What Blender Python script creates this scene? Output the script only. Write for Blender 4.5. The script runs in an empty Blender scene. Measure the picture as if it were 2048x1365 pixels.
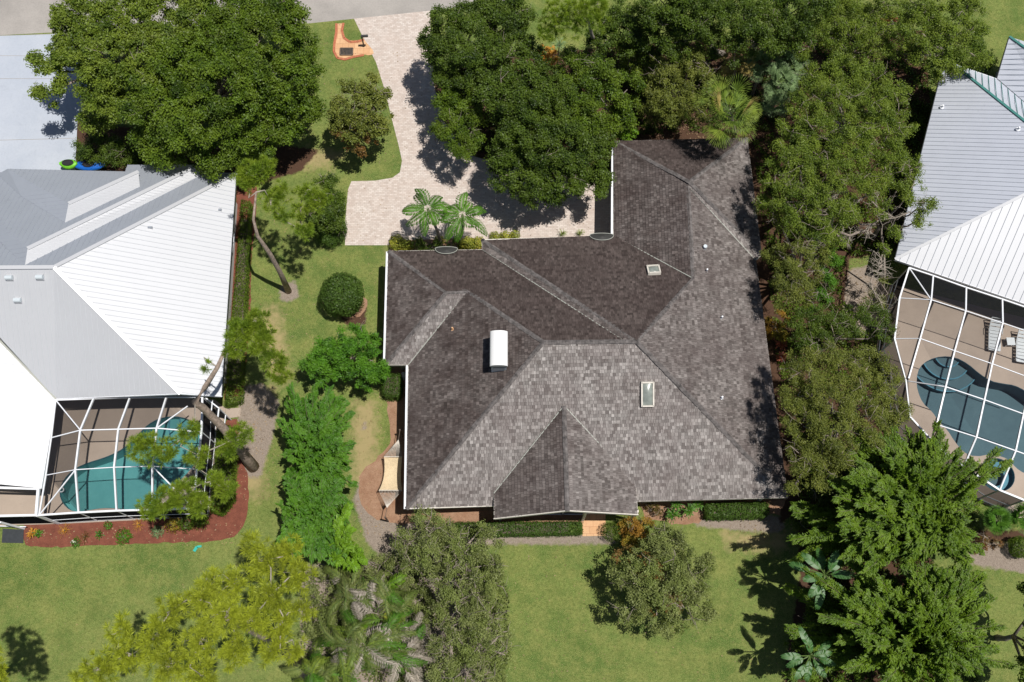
import bpy, bmesh, math, numpy as np
from mathutils import Vector
from mathutils.geometry import tessellate_polygon
# ------------------------------------------------------------------ camera, sky, sun
F = 2000.0; TILT = math.atan(.35); CH = 57.0
ct, st = math.cos(TILT), math.sin(TILT)
sc = bpy.context.scene; COL = sc.collection
cd = bpy.data.cameras.new('camera'); cam = bpy.data.objects.new('camera', cd); COL.objects.link(cam)
cam.location = (0, 0, CH); cam.rotation_euler = (TILT, 0, 0)
cd.sensor_width = 36; cd.lens = 36 * F / 2048; cd.clip_end = 3000; cd.clip_start = .5
sc.camera = cam
W = bpy.data.worlds.new('World'); sc.world = W; W.use_nodes = True
nt = W.node_tree; sky = nt.nodes.new('ShaderNodeTexSky'); sky.sky_type = 'NISHITA'; sky.sun_disc = False
SUN_EL, SUN_AZ = math.radians(73.5), math.radians(-14)
sky.sun_elevation = SUN_EL; sky.sun_rotation = math.pi / 2 - SUN_AZ
bg = nt.nodes['Background']; bg.inputs['Strength'].default_value = .05
nt.links.new(sky.outputs[0], bg.inputs[0])
sl = bpy.data.lights.new('sun', 'SUN'); sl.energy = 4.6; sl.angle = math.radians(.5); sl.color = (1, .96, .9)
so = bpy.data.objects.new('sun', sl); COL.objects.link(so)
sd = Vector((math.cos(SUN_EL) * math.cos(SUN_AZ), math.cos(SUN_EL) * math.sin(SUN_AZ), math.sin(SUN_EL)))
so.rotation_euler = sd.to_track_quat('Z', 'Y').to_euler(); so.location = (0, 0, 80)
sc.view_settings.view_transform = 'Standard'; sc.view_settings.look = 'None'
sc.view_settings.exposure = 0.0; sc.view_settings.gamma = 1; sc.view_settings.use_curve_mapping = False
sc.cycles.max_bounces = 5; sc.cycles.diffuse_bounces = 2; sc.cycles.transparent_max_bounces = 12
rng = np.random.default_rng(7)
# ------------------------------------------------------------------ helpers
def ray(px, py):
    x = (px - 1024) / F; y = -(py - 682.5) / F
    return np.array([x, y * ct + st, y * st - ct])
CAM = np.array([0, 0, CH])
def P(px, py, z=0.0):
    d = ray(px, py); return CAM + d * ((z - CH) / d[2])
def scale(p): return (CH - p[2]) * 1.0 / F / ct * .93 if False else float(np.dot(np.asarray(p) - CAM, [0, st, -ct])) / F   # metres per photo pixel at p
def nrm(v): return v / (np.linalg.norm(v, axis=-1, keepdims=True) + 1e-9)
def base_of(par):
    o = np.zeros(3)
    while par is not None: o += np.array(par.location); par = par.parent
    return o
def setp(o, label=None, cat=None, group=None, kind=None):
    for k, v in (('label', label), ('category', cat), ('group', group), ('kind', kind)):
        if v: o[k] = v
    return o
def thing(name, label, cat, loc=(0, 0, 0), group=None):
    o = bpy.data.objects.new(name, None); COL.objects.link(o); o.location = tuple(float(v) for v in loc)
    o.empty_display_size = .2
    return setp(o, label, cat, group)
def link(name, me, mat, par=None):
    o = bpy.data.objects.new(name, me); COL.objects.link(o)
    if mat: me.materials.append(mat)
    if par is not None: o.parent = par
    return o
class MB:
    def __init__(s): s.v = []; s.f = []; s.t = []; s.n = 0
    def add(s, v, f, t=.5):
        v = [tuple(map(float, a)) for a in v]
        s.f += [tuple(i + s.n for i in a) for a in f]; s.v += v; s.n += len(v); s.t += [t] * len(f)
    def box(s, a, b):
        (x0, y0, z0), (x1, y1, z1) = a, b
        s.add([(x0, y0, z0), (x1, y0, z0), (x1, y1, z0), (x0, y1, z0), (x0, y0, z1), (x1, y0, z1), (x1, y1, z1), (x0, y1, z1)],
              [(0, 3, 2, 1), (4, 5, 6, 7), (0, 1, 5, 4), (1, 2, 6, 5), (2, 3, 7, 6), (3, 0, 4, 7)])
    def bar(s, a, b, w, h, up=(0, 0, 1), t=.5, lift=0):
        a, b, up = np.array(a, float), np.array(b, float), np.array(up, float)
        d = nrm(b - a); sd_ = np.cross(d, up)
        if np.linalg.norm(sd_) < .05: sd_ = np.cross(d, [1, 0, 0])
        sd_ = nrm(sd_); u = nrm(np.cross(sd_, d)); a = a + u * lift; b = b + u * lift
        vs = [p + sd_ * x * w / 2 + u * y * h / 2 for p in (a, b) for x, y in ((-1, -1), (1, -1), (1, 1), (-1, 1))]
        s.add(vs, [(0, 1, 2, 3), (7, 6, 5, 4), (0, 4, 5, 1), (1, 5, 6, 2), (2, 6, 7, 3), (3, 7, 4, 0)], t)
    def tube(s, pts, rad, n=7, cap=True, t=.5):
        pts = [np.array(p, float) for p in pts]; vs = []; k = len(pts)
        ref = np.array([.3, .2, .93])
        for i, p in enumerate(pts):
            d = nrm(pts[min(i + 1, k - 1)] - pts[max(i - 1, 0)])
            a = nrm(np.cross(d, ref if abs(d @ ref) < .95 else np.array([1., 0, 0]))); b = np.cross(d, a)
            r = rad[i] if hasattr(rad, '__len__') else rad
            vs += [p + (a * math.cos(q) + b * math.sin(q)) * r for q in np.arange(n) * 2 * math.pi / n]
        fs = [(i * n + j, i * n + (j + 1) % n, (i + 1) * n + (j + 1) % n, (i + 1) * n + j) for i in range(k - 1) for j in range(n)]
        if cap: fs += [tuple(range(n))[::-1], tuple((k - 1) * n + j for j in range(n))]
        s.add(vs, fs, t)
    def prism(s, poly, z0, z1, bottom=True):
        n = len(poly); p3 = [(p[0], p[1], z1) for p in poly]
        tr = tessellate_polygon([[Vector(p) for p in p3]])
        q3 = [(p[0], p[1], z0) for p in poly]
        area = sum(poly[i][0] * poly[(i + 1) % n][1] - poly[(i + 1) % n][0] * poly[i][1] for i in range(n))
        f = []
        for a, b, c_ in tr:
            A = (p3[b][0] - p3[a][0]) * (p3[c_][1] - p3[a][1]) - (p3[b][1] - p3[a][1]) * (p3[c_][0] - p3[a][0])
            f.append((a, b, c_) if A > 0 else (a, c_, b))
        if bottom: f += [tuple(n + i for i in t_[::-1]) for t_ in f[:]]
        for i in range(n):
            j = (i + 1) % n; f.append((n + i, n + j, j, i) if area > 0 else (n + j, n + i, i, j))
        s.add(p3 + q3, f)
    def build(s, name, mat, par=None, smooth=False):
        me = bpy.data.meshes.new(name); o_ = base_of(par)
        me.from_pydata([(a - o_[0], b - o_[1], c_ - o_[2]) for a, b, c_ in s.v], [], s.f)
        at = me.attributes.new('tint', 'FLOAT', 'FACE'); at.data.foreach_set('value', np.array(s.t, 'f'))
        if smooth: me.polygons.foreach_set('use_smooth', [True] * len(me.polygons))
        me.update(); return link(name, me, mat, par)
class LV:                                                 # leaf collector: rhombic leaves as arrays
    def __init__(s): s.V = []; s.T = []
    def add(s, C, D, S, L, Wd, tint, fold=.0):
        C, D, S = map(np.asarray, (C, D, S)); n = len(C)
        L = np.broadcast_to(L, n)[:, None]; Wd = np.broadcast_to(Wd, n)[:, None]
        N = np.cross(D, S)
        v = np.stack([C - D * L / 2, C + S * Wd / 2 + N * fold * Wd, C + D * L / 2, C - S * Wd / 2 + N * fold * Wd], 1)
        s.V.append(v.astype('f')); s.T.append(np.broadcast_to(tint, n).astype('f'))
    def build(s, name, mat, par=None):
        V = np.concatenate(s.V); T = np.concatenate(s.T); V = V - base_of(par).astype('f'); n = len(V)
        me = bpy.data.meshes.new(name); me.vertices.add(4 * n); me.vertices.foreach_set('co', V.reshape(-1))
        me.loops.add(4 * n); me.loops.foreach_set('vertex_index', np.arange(4 * n, dtype='i'))
        me.polygons.add(n); me.polygons.foreach_set('loop_start', np.arange(n, dtype='i') * 4)
        me.polygons.foreach_set('loop_total', np.full(n, 4, 'i'))
        at = me.attributes.new('tint', 'FLOAT', 'FACE'); at.data.foreach_set('value', T)
        me.update(); me.validate(); return link(name, me, mat, par)
def rdir(n):
    return nrm(rng.normal(size=(n, 3)))
# ------------------------------------------------------------------ materials
def newmat(name):
    m = bpy.data.materials.new(name); m.use_nodes = True; n = m.node_tree
    return m, n, n.nodes['Principled BSDF']
def nd(n, t, **k):
    x = n.nodes.new(t)
    for a, b in k.items(): setattr(x, a, b)
    return x
def mixc(n, fac, a, b, mode='MIX'):
    m = nd(n, 'ShaderNodeMix', data_type='RGBA', blend_type=mode)
    for i, v in ((0, fac), (6, a), (7, b)):
        if isinstance(v, (int, float)): m.inputs[i].default_value = v
        elif isinstance(v, tuple): m.inputs[i].default_value = (*v, 1) if len(v) == 3 else v
        else: n.links.new(v, m.inputs[i])
    return m.outputs[2]
def noise(n, sc_, det=4, rough=.6, vec=None, dist=0):
    t = nd(n, 'ShaderNodeTexNoise'); t.inputs['Scale'].default_value = sc_; t.inputs['Detail'].default_value = det
    t.inputs['Roughness'].default_value = rough; t.inputs['Distortion'].default_value = dist
    if vec is None:
        g = nd(n, 'ShaderNodeNewGeometry'); vec = g.outputs['Position']
    n.links.new(vec, t.inputs['Vector']); return t.outputs['Fac']
def ramp(n, fac, a, b, ca=(0, 0, 0), cb=(1, 1, 1)):
    r = nd(n, 'ShaderNodeValToRGB'); e = r.color_ramp.elements
    e[0].position = a; e[1].position = b; e[0].color = (*ca, 1); e[1].color = (*cb, 1)
    n.links.new(fac, r.inputs[0]); return r.outputs[0]
def attr(n, name):
    a = nd(n, 'ShaderNodeAttribute', attribute_name=name); return a.outputs['Fac']
def bump(n, b, h, st_=.3, d=.02):
    x = nd(n, 'ShaderNodeBump'); x.inputs['Strength'].default_value = st_; x.inputs['Distance'].default_value = d
    n.links.new(h, x.inputs['Height']); n.links.new(x.outputs[0], b.inputs['Normal'])
def simple(name, col, rough=.6, metal=0, var=.15, sc_=6, bmp=0):
    m, n, b = newmat(name); f = noise(n, sc_)
    dark = tuple(c_ * (1 - var) for c_ in col); lite = tuple(min(1, c_ * (1 + var)) for c_ in col)
    n.links.new(ramp(n, f, .3, .7, dark, lite), b.inputs['Base Color'])
    b.inputs['Roughness'].default_value = rough; b.inputs['Metallic'].default_value = metal
    if bmp: bump(n, b, noise(n, sc_ * 4), bmp)
    return m
def leafmat(name, c1, c2, c3=None, trans=.25, rough=.5, spec=.3, sat=1):
    m, n, b = newmat(name); t = attr(n, 'tint')
    col = mixc(n, t, c1, c2)
    big = ramp(n, noise(n, .9, 2), .42, .62)
    col = mixc(n, mul(n, big, .5), col, c3 or tuple(x * 1.35 for x in c2))
    n.links.new(col, b.inputs['Base Color']); b.inputs['Roughness'].default_value = rough
    b.inputs['Specular IOR Level'].default_value = spec
    tr = nd(n, 'ShaderNodeBsdfTranslucent'); n.links.new(mixc(n, .35, col, (c2[0] * 1.4, c2[1] * 1.5, c2[2] * .6)), tr.inputs[0])
    mx = nd(n, 'ShaderNodeMixShader'); mx.inputs[0].default_value = trans
    n.links.new(b.outputs[0], mx.inputs[1]); n.links.new(tr.outputs[0], mx.inputs[2])
    n.links.new(mx.outputs[0], n.nodes['Material Output'].inputs[0]); return m
def mul(n, a, v):
    x = nd(n, 'ShaderNodeMath', operation='MULTIPLY'); n.links.new(a, x.inputs[0])
    if isinstance(v, (int, float)): x.inputs[1].default_value = v
    else: n.links.new(v, x.inputs[1])
    return x.outputs[0]
def add_(n, a, v):
    x = nd(n, 'ShaderNodeMath', operation='ADD'); n.links.new(a, x.inputs[0])
    if isinstance(v, (int, float)): x.inputs[1].default_value = v
    else: n.links.new(v, x.inputs[1])
    return x.outputs[0]
# grass and bare soil in one sheet; the amounts of soil and dry grass are mesh attributes broken up by noise
def ground_mat():
    m, n, b = newmat('lawn_and_soil')
    g1 = mixc(n, ramp(n, noise(n, .2, 6, .7), .42, .58), (.088, .162, .032), (.185, .243, .06))
    g1 = mixc(n, mul(n, ramp(n, noise(n, 1.0, 6, .8), .42, .62), .75), g1, (.265, .275, .08))
    g1 = mixc(n, mul(n, ramp(n, noise(n, 6, 6, .8), .42, .64), .7), g1, (.06, .095, .018))
    g1 = mixc(n, mul(n, ramp(n, noise(n, 23, 3, .8), .5, .62), .55), g1, (.42, .42, .17))
    g1 = mixc(n, ramp(n, add_(n, attr(n, 'dry'), mul(n, noise(n, 1.7, 5, .7), .8)), .72, 1.2), g1, (.38, .31, .15))
    g1 = mixc(n, mul(n, ramp(n, noise(n, .6, 6, .75), .5, .72), .55), g1, (.085, .135, .03))
    s = mixc(n, noise(n, 7, 6, .75), (.14, .105, .08), (.52, .44, .365))
    s = mixc(n, mul(n, ramp(n, noise(n, 28, 2), .55, .6), .6), s, (.06, .04, .025))
    f = ramp(n, add_(n, attr(n, 'dirt'), mul(n, noise(n, 2.6, 6, .75), .7)), .78, .98)
    col = mixc(n, f, g1, s)
    mu = mixc(n, noise(n, 16, 4, .8), (.035, .02, .013), (.15, .085, .055))
    f2 = ramp(n, add_(n, attr(n, 'litter'), mul(n, noise(n, 2.2, 6, .75), .7)), .78, .95)
    col = mixc(n, f2, col, mu)
    n.links.new(col, b.inputs['Base Color']); b.inputs['Roughness'].default_value = .95
    b.inputs['Specular IOR Level'].default_value = .1
    bump(n, b, noise(n, 22, 4, .8), .9, .06); return m
def shingle_mat():
    m, n, b = newmat('weathered_cedar_shingle')
    t = attr(n, 'tint'); w = attr(n, 'mold_shade')
    col = mixc(n, t, (.145, .132, .124), (.45, .42, .40))
    tc = nd(n, 'ShaderNodeNewGeometry')
    lo = ramp(n, noise(n, .55, 5, .7), .35, .7)
    col = mixc(n, mul(n, lo, .6), col, (.17, .135, .13))
    g2 = nd(n, 'ShaderNodeNewGeometry'); mp = nd(n, 'ShaderNodeMapping'); mp.inputs['Scale'].default_value = (1.6, 1.6, .35); n.links.new(g2.outputs['Position'], mp.inputs[0])
    col = mixc(n, mul(n, ramp(n, noise(n, 1.3, 7, .75, mp.outputs[0], .6), .48, .74), .55), col, (.085, .062, .055))
    col = mixc(n, mul(n, ramp(n, noise(n, .35, 4, .7), .55, .75), .4), col, (.30, .27, .25))
    grain = noise(n, 30, 4, .8); col = mixc(n, mul(n, ramp(n, grain, .4, .7), .4), col, (.06, .05, .048))
    col = mixc(n, ramp(n, add_(n, w, mul(n, noise(n, .9, 5, .7), .7)), .4, 1.35), col, (.31, .265, .255), 'MULTIPLY')  # per-slope darkening: mildew plus shade of slopes turned from the sun
    n.links.new(col, b.inputs['Base Color']); b.inputs['Roughness'].default_value = .8
    b.inputs['Specular IOR Level'].default_value = .25
    bump(n, b, grain, .35, .01); return m
def metal_mat(name, col, rough=.42, spec=.5, dirt=.3, metal=0):
    m, n, b = newmat(name)
    f = ramp(n, noise(n, .7, 5, .7), .4, .75)
    c_ = mixc(n, mul(n, f, dirt), col, tuple(x * .78 for x in col))
    c_ = mixc(n, mul(n, ramp(n, noise(n, 3.1, 6, .8), .56, .72), dirt * .9), c_, tuple(x * .6 for x in col))
    n.links.new(c_, b.inputs['Base Color']); b.inputs['Roughness'].default_value = rough
    b.inputs['Specular IOR Level'].default_value = spec; b.inputs['Metallic'].default_value = metal; return m
def paver_mat(name, ca, cb, mort, w=.22, h=.11, ang=0, spots=(.5, .4, .36)):
    m, n, b = newmat(name)
    g = nd(n, 'ShaderNodeNewGeometry'); mp = nd(n, 'ShaderNodeMapping'); mp.inputs['Rotation'].default_value = (0, 0, ang)
    n.links.new(g.outputs['Position'], mp.inputs[0])
    br = nd(n, 'ShaderNodeTexBrick'); n.links.new(mp.outputs[0], br.inputs['Vector'])
    br.inputs['Scale'].default_value = 1; br.inputs['Brick Width'].default_value = w; br.inputs['Row Height'].default_value = h
    br.inputs['Mortar Size'].default_value = .008; br.inputs['Color1'].default_value = (*ca, 1); br.inputs['Color2'].default_value = (*cb, 1)
    br.inputs['Mortar'].default_value = (*mort, 1)
    c_ = mixc(n, mul(n, ramp(n, noise(n, .5, 6, .65), .35, .68), .5), br.outputs[0], spots)
    c_ = mixc(n, mul(n, ramp(n, noise(n, 3.3, 6, .75), .45, .7), .35), c_, tuple(x * .6 for x in ca))
    n.links.new(c_, b.inputs['Base Color']); b.inputs['Roughness'].default_value = .85
    bump(n, b, br.outputs['Fac'], -.4, .01); return m
def speck(name, ca, cb, cc, s1=1.2, s2=14, rough=.9, f2=.5):
    m, n, b = newmat(name)
    c_ = mixc(n, ramp(n, noise(n, s1, 6, .7), .35, .68), ca, cb)
    c_ = mixc(n, mul(n, ramp(n, noise(n, s1 * 2.3 + .4, 7, .75), .58, .72), .35), c_, tuple(x * .72 for x in ca))
    c_ = mixc(n, mul(n, ramp(n, noise(n, s2, 5, .8), .48, .66), f2), c_, cc)
    n.links.new(c_, b.inputs['Base Color']); b.inputs['Roughness'].default_value = rough
    bump(n, b, noise(n, s2 * 1.5, 4, .8), .5, .03); return m
def clear_mat(name, tint, mixf, gloss=(1, 1, 1), rough=.03, diffuse=None, fres=True):
    m = bpy.data.materials.new(name); m.use_nodes = True; n = m.node_tree; n.nodes.clear()
    out = nd(n, 'ShaderNodeOutputMaterial'); tr = nd(n, 'ShaderNodeBsdfTransparent'); tr.inputs[0].default_value = (*tint, 1)
    if diffuse: g = nd(n, 'ShaderNodeBsdfDiffuse'); g.inputs[0].default_value = (*diffuse, 1)
    else: g = nd(n, 'ShaderNodeBsdfGlossy'); g.inputs[0].default_value = (*gloss, 1); g.inputs[1].default_value = rough
    mx = nd(n, 'ShaderNodeMixShader'); mx.inputs[0].default_value = mixf
    if fres and not diffuse:
        fr = nd(n, 'ShaderNodeFresnel'); fr.inputs[0].default_value = 1.33; n.links.new(fr.outputs[0], mx.inputs[0])
        bp = nd(n, 'ShaderNodeBump'); bp.inputs['Strength'].default_value = .25; bp.inputs['Distance'].default_value = .02
        n.links.new(noise(n, 5, 3), bp.inputs['Height']); n.links.new(bp.outputs[0], g.inputs['Normal'])
    if diffuse:                                            # woven screen: closes up when seen at a slant
        lw_ = nd(n, 'ShaderNodeLayerWeight'); lw_.inputs[0].default_value = .5; n.links.new(add_(n, mul(n, lw_.outputs['Facing'], 1.1), mixf), mx.inputs[0])
    n.links.new(tr.outputs[0], mx.inputs[1]); n.links.new(g.outputs[0], mx.inputs[2]); n.links.new(mx.outputs[0], out.inputs[0])
    return m
M = {}
M['ground'] = ground_mat(); M['shingle'] = shingle_mat()
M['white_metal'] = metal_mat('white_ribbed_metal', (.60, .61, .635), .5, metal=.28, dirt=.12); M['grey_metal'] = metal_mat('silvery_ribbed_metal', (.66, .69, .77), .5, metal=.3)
M['shade_metal'] = metal_mat('shade_toned_white_metal', (.40, .43, .485), .5, metal=.3)  # darker white-metal copy, shade of north and west faces in its colour; also louvre
M['seam_light'] = metal_mat('seam_shadow_grey', (.50, .52, .55)); M['seam'] = metal_mat('seam_grey', (.30, .33, .38)); M['green_trim'] = simple('green_trim', (.06, .22, .2))
M['cap'] = metal_mat('cap_white', (.8, .8, .8), .5)
M['paver'] = paver_mat('pink_paver', (.50, .425, .375), (.66, .60, .55), (.38, .31, .265), .24, .12, 0, (.52, .42, .365))
M['orange_paver'] = paver_mat('orange_paver', (.60, .36, .19), (.70, .47, .27), (.3, .13, .07), .4, .4, 0, (.66, .32, .15))
M['red_kerb'] = simple('red_kerb', (.42, .14, .07), .8, var=.3, sc_=12)
M['concrete'] = speck('driveway_concrete', (.40, .44, .51), (.47, .505, .565), (.34, .37, .42), .35, 6, .85, .3)
M['asphalt'] = speck('asphalt', (.30, .28, .26), (.42, .39, .36), (.22, .2, .19), .25, 9, .9, .4)
M['red_mulch'] = speck('red_mulch', (.15, .045, .027), (.245, .08, .048), (.06, .02, .013), 2.4, 18, .95, .7)
M['brown_mulch'] = speck('brown_mulch', (.27, .145, .085), (.38, .235, .15), (.10, .055, .035), 1.6, 18, .95, .6)
M['deck'] = speck('tan_pool_deck', (.37, .30, .245), (.43, .35, .285), (.30, .24, .195), .5, 20, .85, .35)
M['plaster_teal'] = speck('teal_pool_plaster', (.12, .33, .33), (.15, .38, .375), (.10, .29, .295), 1.5, 9, .7, .3)
M['plaster_blue'] = speck('slate_pool_plaster', (.085, .12, .145), (.11, .15, .175), (.07, .10, .125), 1.5, 12, .7, .4)
M['tile'] = simple('waterline_tile', (.03, .09, .13), .3); M['tile_light'] = simple('step_tile', (.09, .22, .30), .3)
M['water'] = clear_mat('pool_water', (.80, .93, .94), .05); M['glass'] = clear_mat('skylight_glass', (.5, .55, .5), .3, fres=False, rough=.15)
M['mesh'] = clear_mat('insect_screen', (1, 1, 1), .08, diffuse=(.02, .02, .025)); M['frame'] = simple('white_aluminium', (.78, .8, .84), .4, var=.03)
M['bronze'] = simple('dark_frame', (.04, .045, .05), .4); M['wall'] = simple('stucco', (.55, .5, .42), .9, var=.06)
M['wall_white'] = simple('white_stucco', (.6, .6, .58), .9, var=.05); M['trim'] = simple('cream_trim', (.66, .62, .55), .6, var=.1)
M['window'] = simple('window_glass', (.02, .025, .03), .08); M['wood'] = simple('old_wood', (.2, .13, .08), .8, var=.3)
M['bark'] = simple('grey_bark', (.30, .25, .21), .9, var=.35, sc_=9, bmp=.5); M['pine_bark'] = simple('pine_bark', (.30, .235, .19), .95, var=.45, sc_=7, bmp=.8)
M['pale_bark'] = simple('pale_twig', (.34, .30, .25), .9, var=.25, sc_=9); M['dark_bark'] = simple('dark_bark', (.12, .09, .07), .9, var=.3)
M['black'] = simple('black_metal', (.02, .02, .022), .5); M['dark_copper'] = metal_mat('dark_copper', (.05, .05, .048), .6, .2)
M['flash'] = metal_mat('valley_flashing', (.36, .37, .33), .6); M['ridge'] = simple('ridge_shingle', (.12, .108, .104), .9, var=.6, sc_=4)
M['rope'] = simple('cream_rope', (.72, .58, .38), .9, var=.1); M['rope_pale'] = simple('pale_rope', (.62, .57, .5), .9)
M['lounge'] = simple('white_sling', (.62, .66, .68), .6, var=.05); M['green_plastic'] = simple('lime_plastic', (.16, .5, .03), .4)
M['blue_plastic'] = simple('blue_plastic', (.01, .12, .5), .4); M['teal_tarp'] = simple('teal_plastic', (.02, .42, .35), .5)
M['box_stem'] = simple('green_stalk', (.10, .16, .035), .6)
M['dome'] = simple('frosted_dome', (.24, .265, .24), .25, var=.25, sc_=3)
M['galv'] = metal_mat('galvanised_vent', (.6, .66, .7), .35)
L_ = {}
L_['oak'] = leafmat('oak_leaf', (0.03, 0.06, 0.005), (0.125, 0.205, 0.014), (0.16, 0.225, 0.02))
L_['oakdark'] = leafmat('dark_oak_leaf', (.02, .042, .005), (.095, .155, .015), (.13, .19, .02))
L_['olive'] = leafmat('olive_leaf', (0.055, 0.075, 0.01), (0.225, 0.25, 0.045), (0.19, 0.23, 0.04))
L_['feather'] = leafmat('feathery_leaf', (0.05, 0.09, 0.008), (0.19, 0.265, 0.028), (0.22, 0.28, 0.035))
L_['greyolive'] = leafmat('grey_olive_leaf', (.075, .095, .025), (.28, .32, .105), (.18, .24, .045))
L_['fern'] = leafmat('fern_leaf', (0.028, 0.085, 0.006), (0.105, 0.27, 0.018), (0.14, 0.3, 0.02))
L_['bright'] = leafmat('bright_leaf', (.06, .13, .008), (.22, .40, .02), (.20, .38, .02))
L_['bamboo'] = leafmat('bamboo_leaf', (.035, .075, .004), (.15, .26, .016), (.20, .31, .02))
L_['pine'] = leafmat('pine_needle', (.13, .165, .012), (.47, .53, .05), (.42, .48, .035), trans=.3)
L_['pinegreen'] = leafmat('green_pine_needle', (0.07, 0.13, 0.01), (0.26, 0.38, 0.035), (0.3, 0.38, 0.03), trans=.3)
L_['red'] = leafmat('reddish_leaf', (.10, .07, .015), (.18, .15, .04), (.26, .09, .03))
L_['croton'] = leafmat('croton_leaf', (.10, .10, .012), (.36, .27, .03), (.40, .14, .03))
L_['orange'] = leafmat('orange_leaf', (.35, .14, .02), (.6, .32, .05))
L_['yellow'] = leafmat('yellow_variegated_leaf', (.10, .16, .015), (.60, .56, .08), (.08, .15, .02))
L_['palm'] = leafmat('palm_leaf', (.025, .08, .006), (.11, .26, .025), (.13, .28, .025)); L_['fan'] = leafmat('fan_palm_leaf', (.05, .10, .012), (.24, .34, .05), (.30, .36, .05))
L_['silver'] = leafmat('silver_palm_leaf', (.06, .12, .045), (.24, .34, .15)); L_['dead'] = leafmat('dry_palm_leaf', (.17, .14, .11), (.46, .41, .35))
L_['banana'] = leafmat('banana_leaf', (0.02, 0.075, 0.012), (0.075, 0.2, 0.045), (0.06, 0.16, 0.03), trans=.15, spec=.6); L_['grassy'] = leafmat('reed_leaf', (.06, .09, .02), (.25, .29, .085), (.17, .24, .04))
L_['white'] = leafmat('white_flower', (.5, .5, .42), (.8, .8, .7)); L_['deadgold'] = leafmat('golden_dry_leaf', (.25, .2, .06), (.45, .36, .12))
L_['box'] = leafmat('boxwood_leaf', (0.03, 0.06, 0.01), (0.1, 0.18, 0.028), (0.09, 0.16, 0.02)); L_['redstar'] = leafmat('red_leaf', (.25, .05, .03), (.45, .15, .08))
# ------------------------------------------------------------------ outlines in world coordinates
def PP(pts, z=0.0): return [tuple(P(x, y, z)[:2]) for x, y in pts]
def smooth(poly, it=2):
    for _ in range(it):
        q = []
        for i in range(len(poly)):
            a, b = poly[i], poly[(i + 1) % len(poly)]
            q += [(a[0] * .75 + b[0] * .25, a[1] * .75 + b[1] * .25), (a[0] * .25 + b[0] * .75, a[1] * .25 + b[1] * .75)]
        poly = q
    return poly
def jag(poly, amp=.05, step=.25):
    out = []
    for i in range(len(poly)):
        a, b = np.array(poly[i]), np.array(poly[(i + 1) % len(poly)]); L = np.linalg.norm(b - a); k = max(1, int(L / step))
        nn = np.array([-(b - a)[1], (b - a)[0]]) / (L + 1e-9)
        for j in range(k): out.append(tuple(a + (b - a) * j / k + nn * rng.normal() * amp))
    return out
def inside(px, py, poly):
    r = np.zeros(px.shape, bool); n = len(poly)
    for i in range(n):
        (x0, y0), (x1, y1) = poly[i], poly[(i + 1) % n]
        cnd = ((y0 > py) != (y1 > py)); r ^= cnd & (px < (x1 - x0) * (py - y0) / (y1 - y0 + 1e-12) + x0)
    return r
def pdist(px, py, poly):                                     # signed distance, positive inside
    d = np.full(px.shape, 1e9); n = len(poly)
    for i in range(n):
        (x0, y0), (x1, y1) = poly[i], poly[(i + 1) % n]; dx, dy = x1 - x0, y1 - y0
        t = np.clip(((px - x0) * dx + (py - y0) * dy) / (dx * dx + dy * dy + 1e-12), 0, 1)
        d = np.minimum(d, np.hypot(px - x0 - t * dx, py - y0 - t * dy))
    return np.where(inside(px, py, poly), d, -d)
def sheet(name, px, mat, z, kind='structure', amp=0, sm=0, label=None):
    p = PP(px, 0)
    if sm: p = smooth(p, sm)
    if amp: p = jag(p, amp)
    m = MB(); m.prism(p, z - .05, z, bottom=False); o = m.build(name, mat); return setp(o, kind=kind)
ZL = lambda pts, k, ox, oy: [(x / k + ox, y / k + oy) for x, y in pts]
POOL_L = smooth(PP(ZL([(405, 850), (420, 780), (460, 720), (520, 670), (600, 635), (690, 608), (770, 578), (840, 540), (905, 485), (960, 425), (1010, 375), (1080, 335),
                       (1160, 318), (1240, 322), (1310, 350), (1350, 390), (1372, 450), (1375, 540), (1340, 640), (1260, 730), (1180, 800), (1090, 880), (990, 940), (900, 958),
                       (800, 948), (700, 945), (600, 962), (540, 972), (480, 962), (430, 915)], 3.4125, 0, 740)), 1)
POOL_R = smooth(PP([(1832, 758), (1838, 735), (1857, 720), (1882, 713), (1910, 715), (1935, 728), (1958, 748), (1981, 763), (2005, 768), (2028, 771), (2050, 782), (2090, 812),
                    (2110, 860), (2100, 930), (2070, 952), (2048, 948), (2030, 936), (2018, 920), (1985, 908), (1950, 915), (1925, 905), (1906, 880), (1895, 862), (1878, 845), (1862, 822), (1845, 808), (1834, 782)]), 1)
SPA_R = [(P(1994, 950, 0)[0] + 1.0 * math.cos(a), P(1994, 950, 0)[1] + .98 * math.sin(a)) for a in np.arange(0, 2 * math.pi, math.pi / 16)]
DECK_L = PP([(70, 790), (150, 790), (430, 800), (452, 818), (418, 1034), (130, 1048), (-60, 1054), (-60, 960), (85, 960)])
DECK_R = PP([(1818, 534), (2240, 640)], 2.75) + PP([(2240, 1080), (2110, 1030), (2048, 1005), (1999, 985), (1925, 940), (1878, 905), (1816, 838), (1807, 763), (1784, 679), (1794, 597), (1813, 534)], 2.75)
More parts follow.
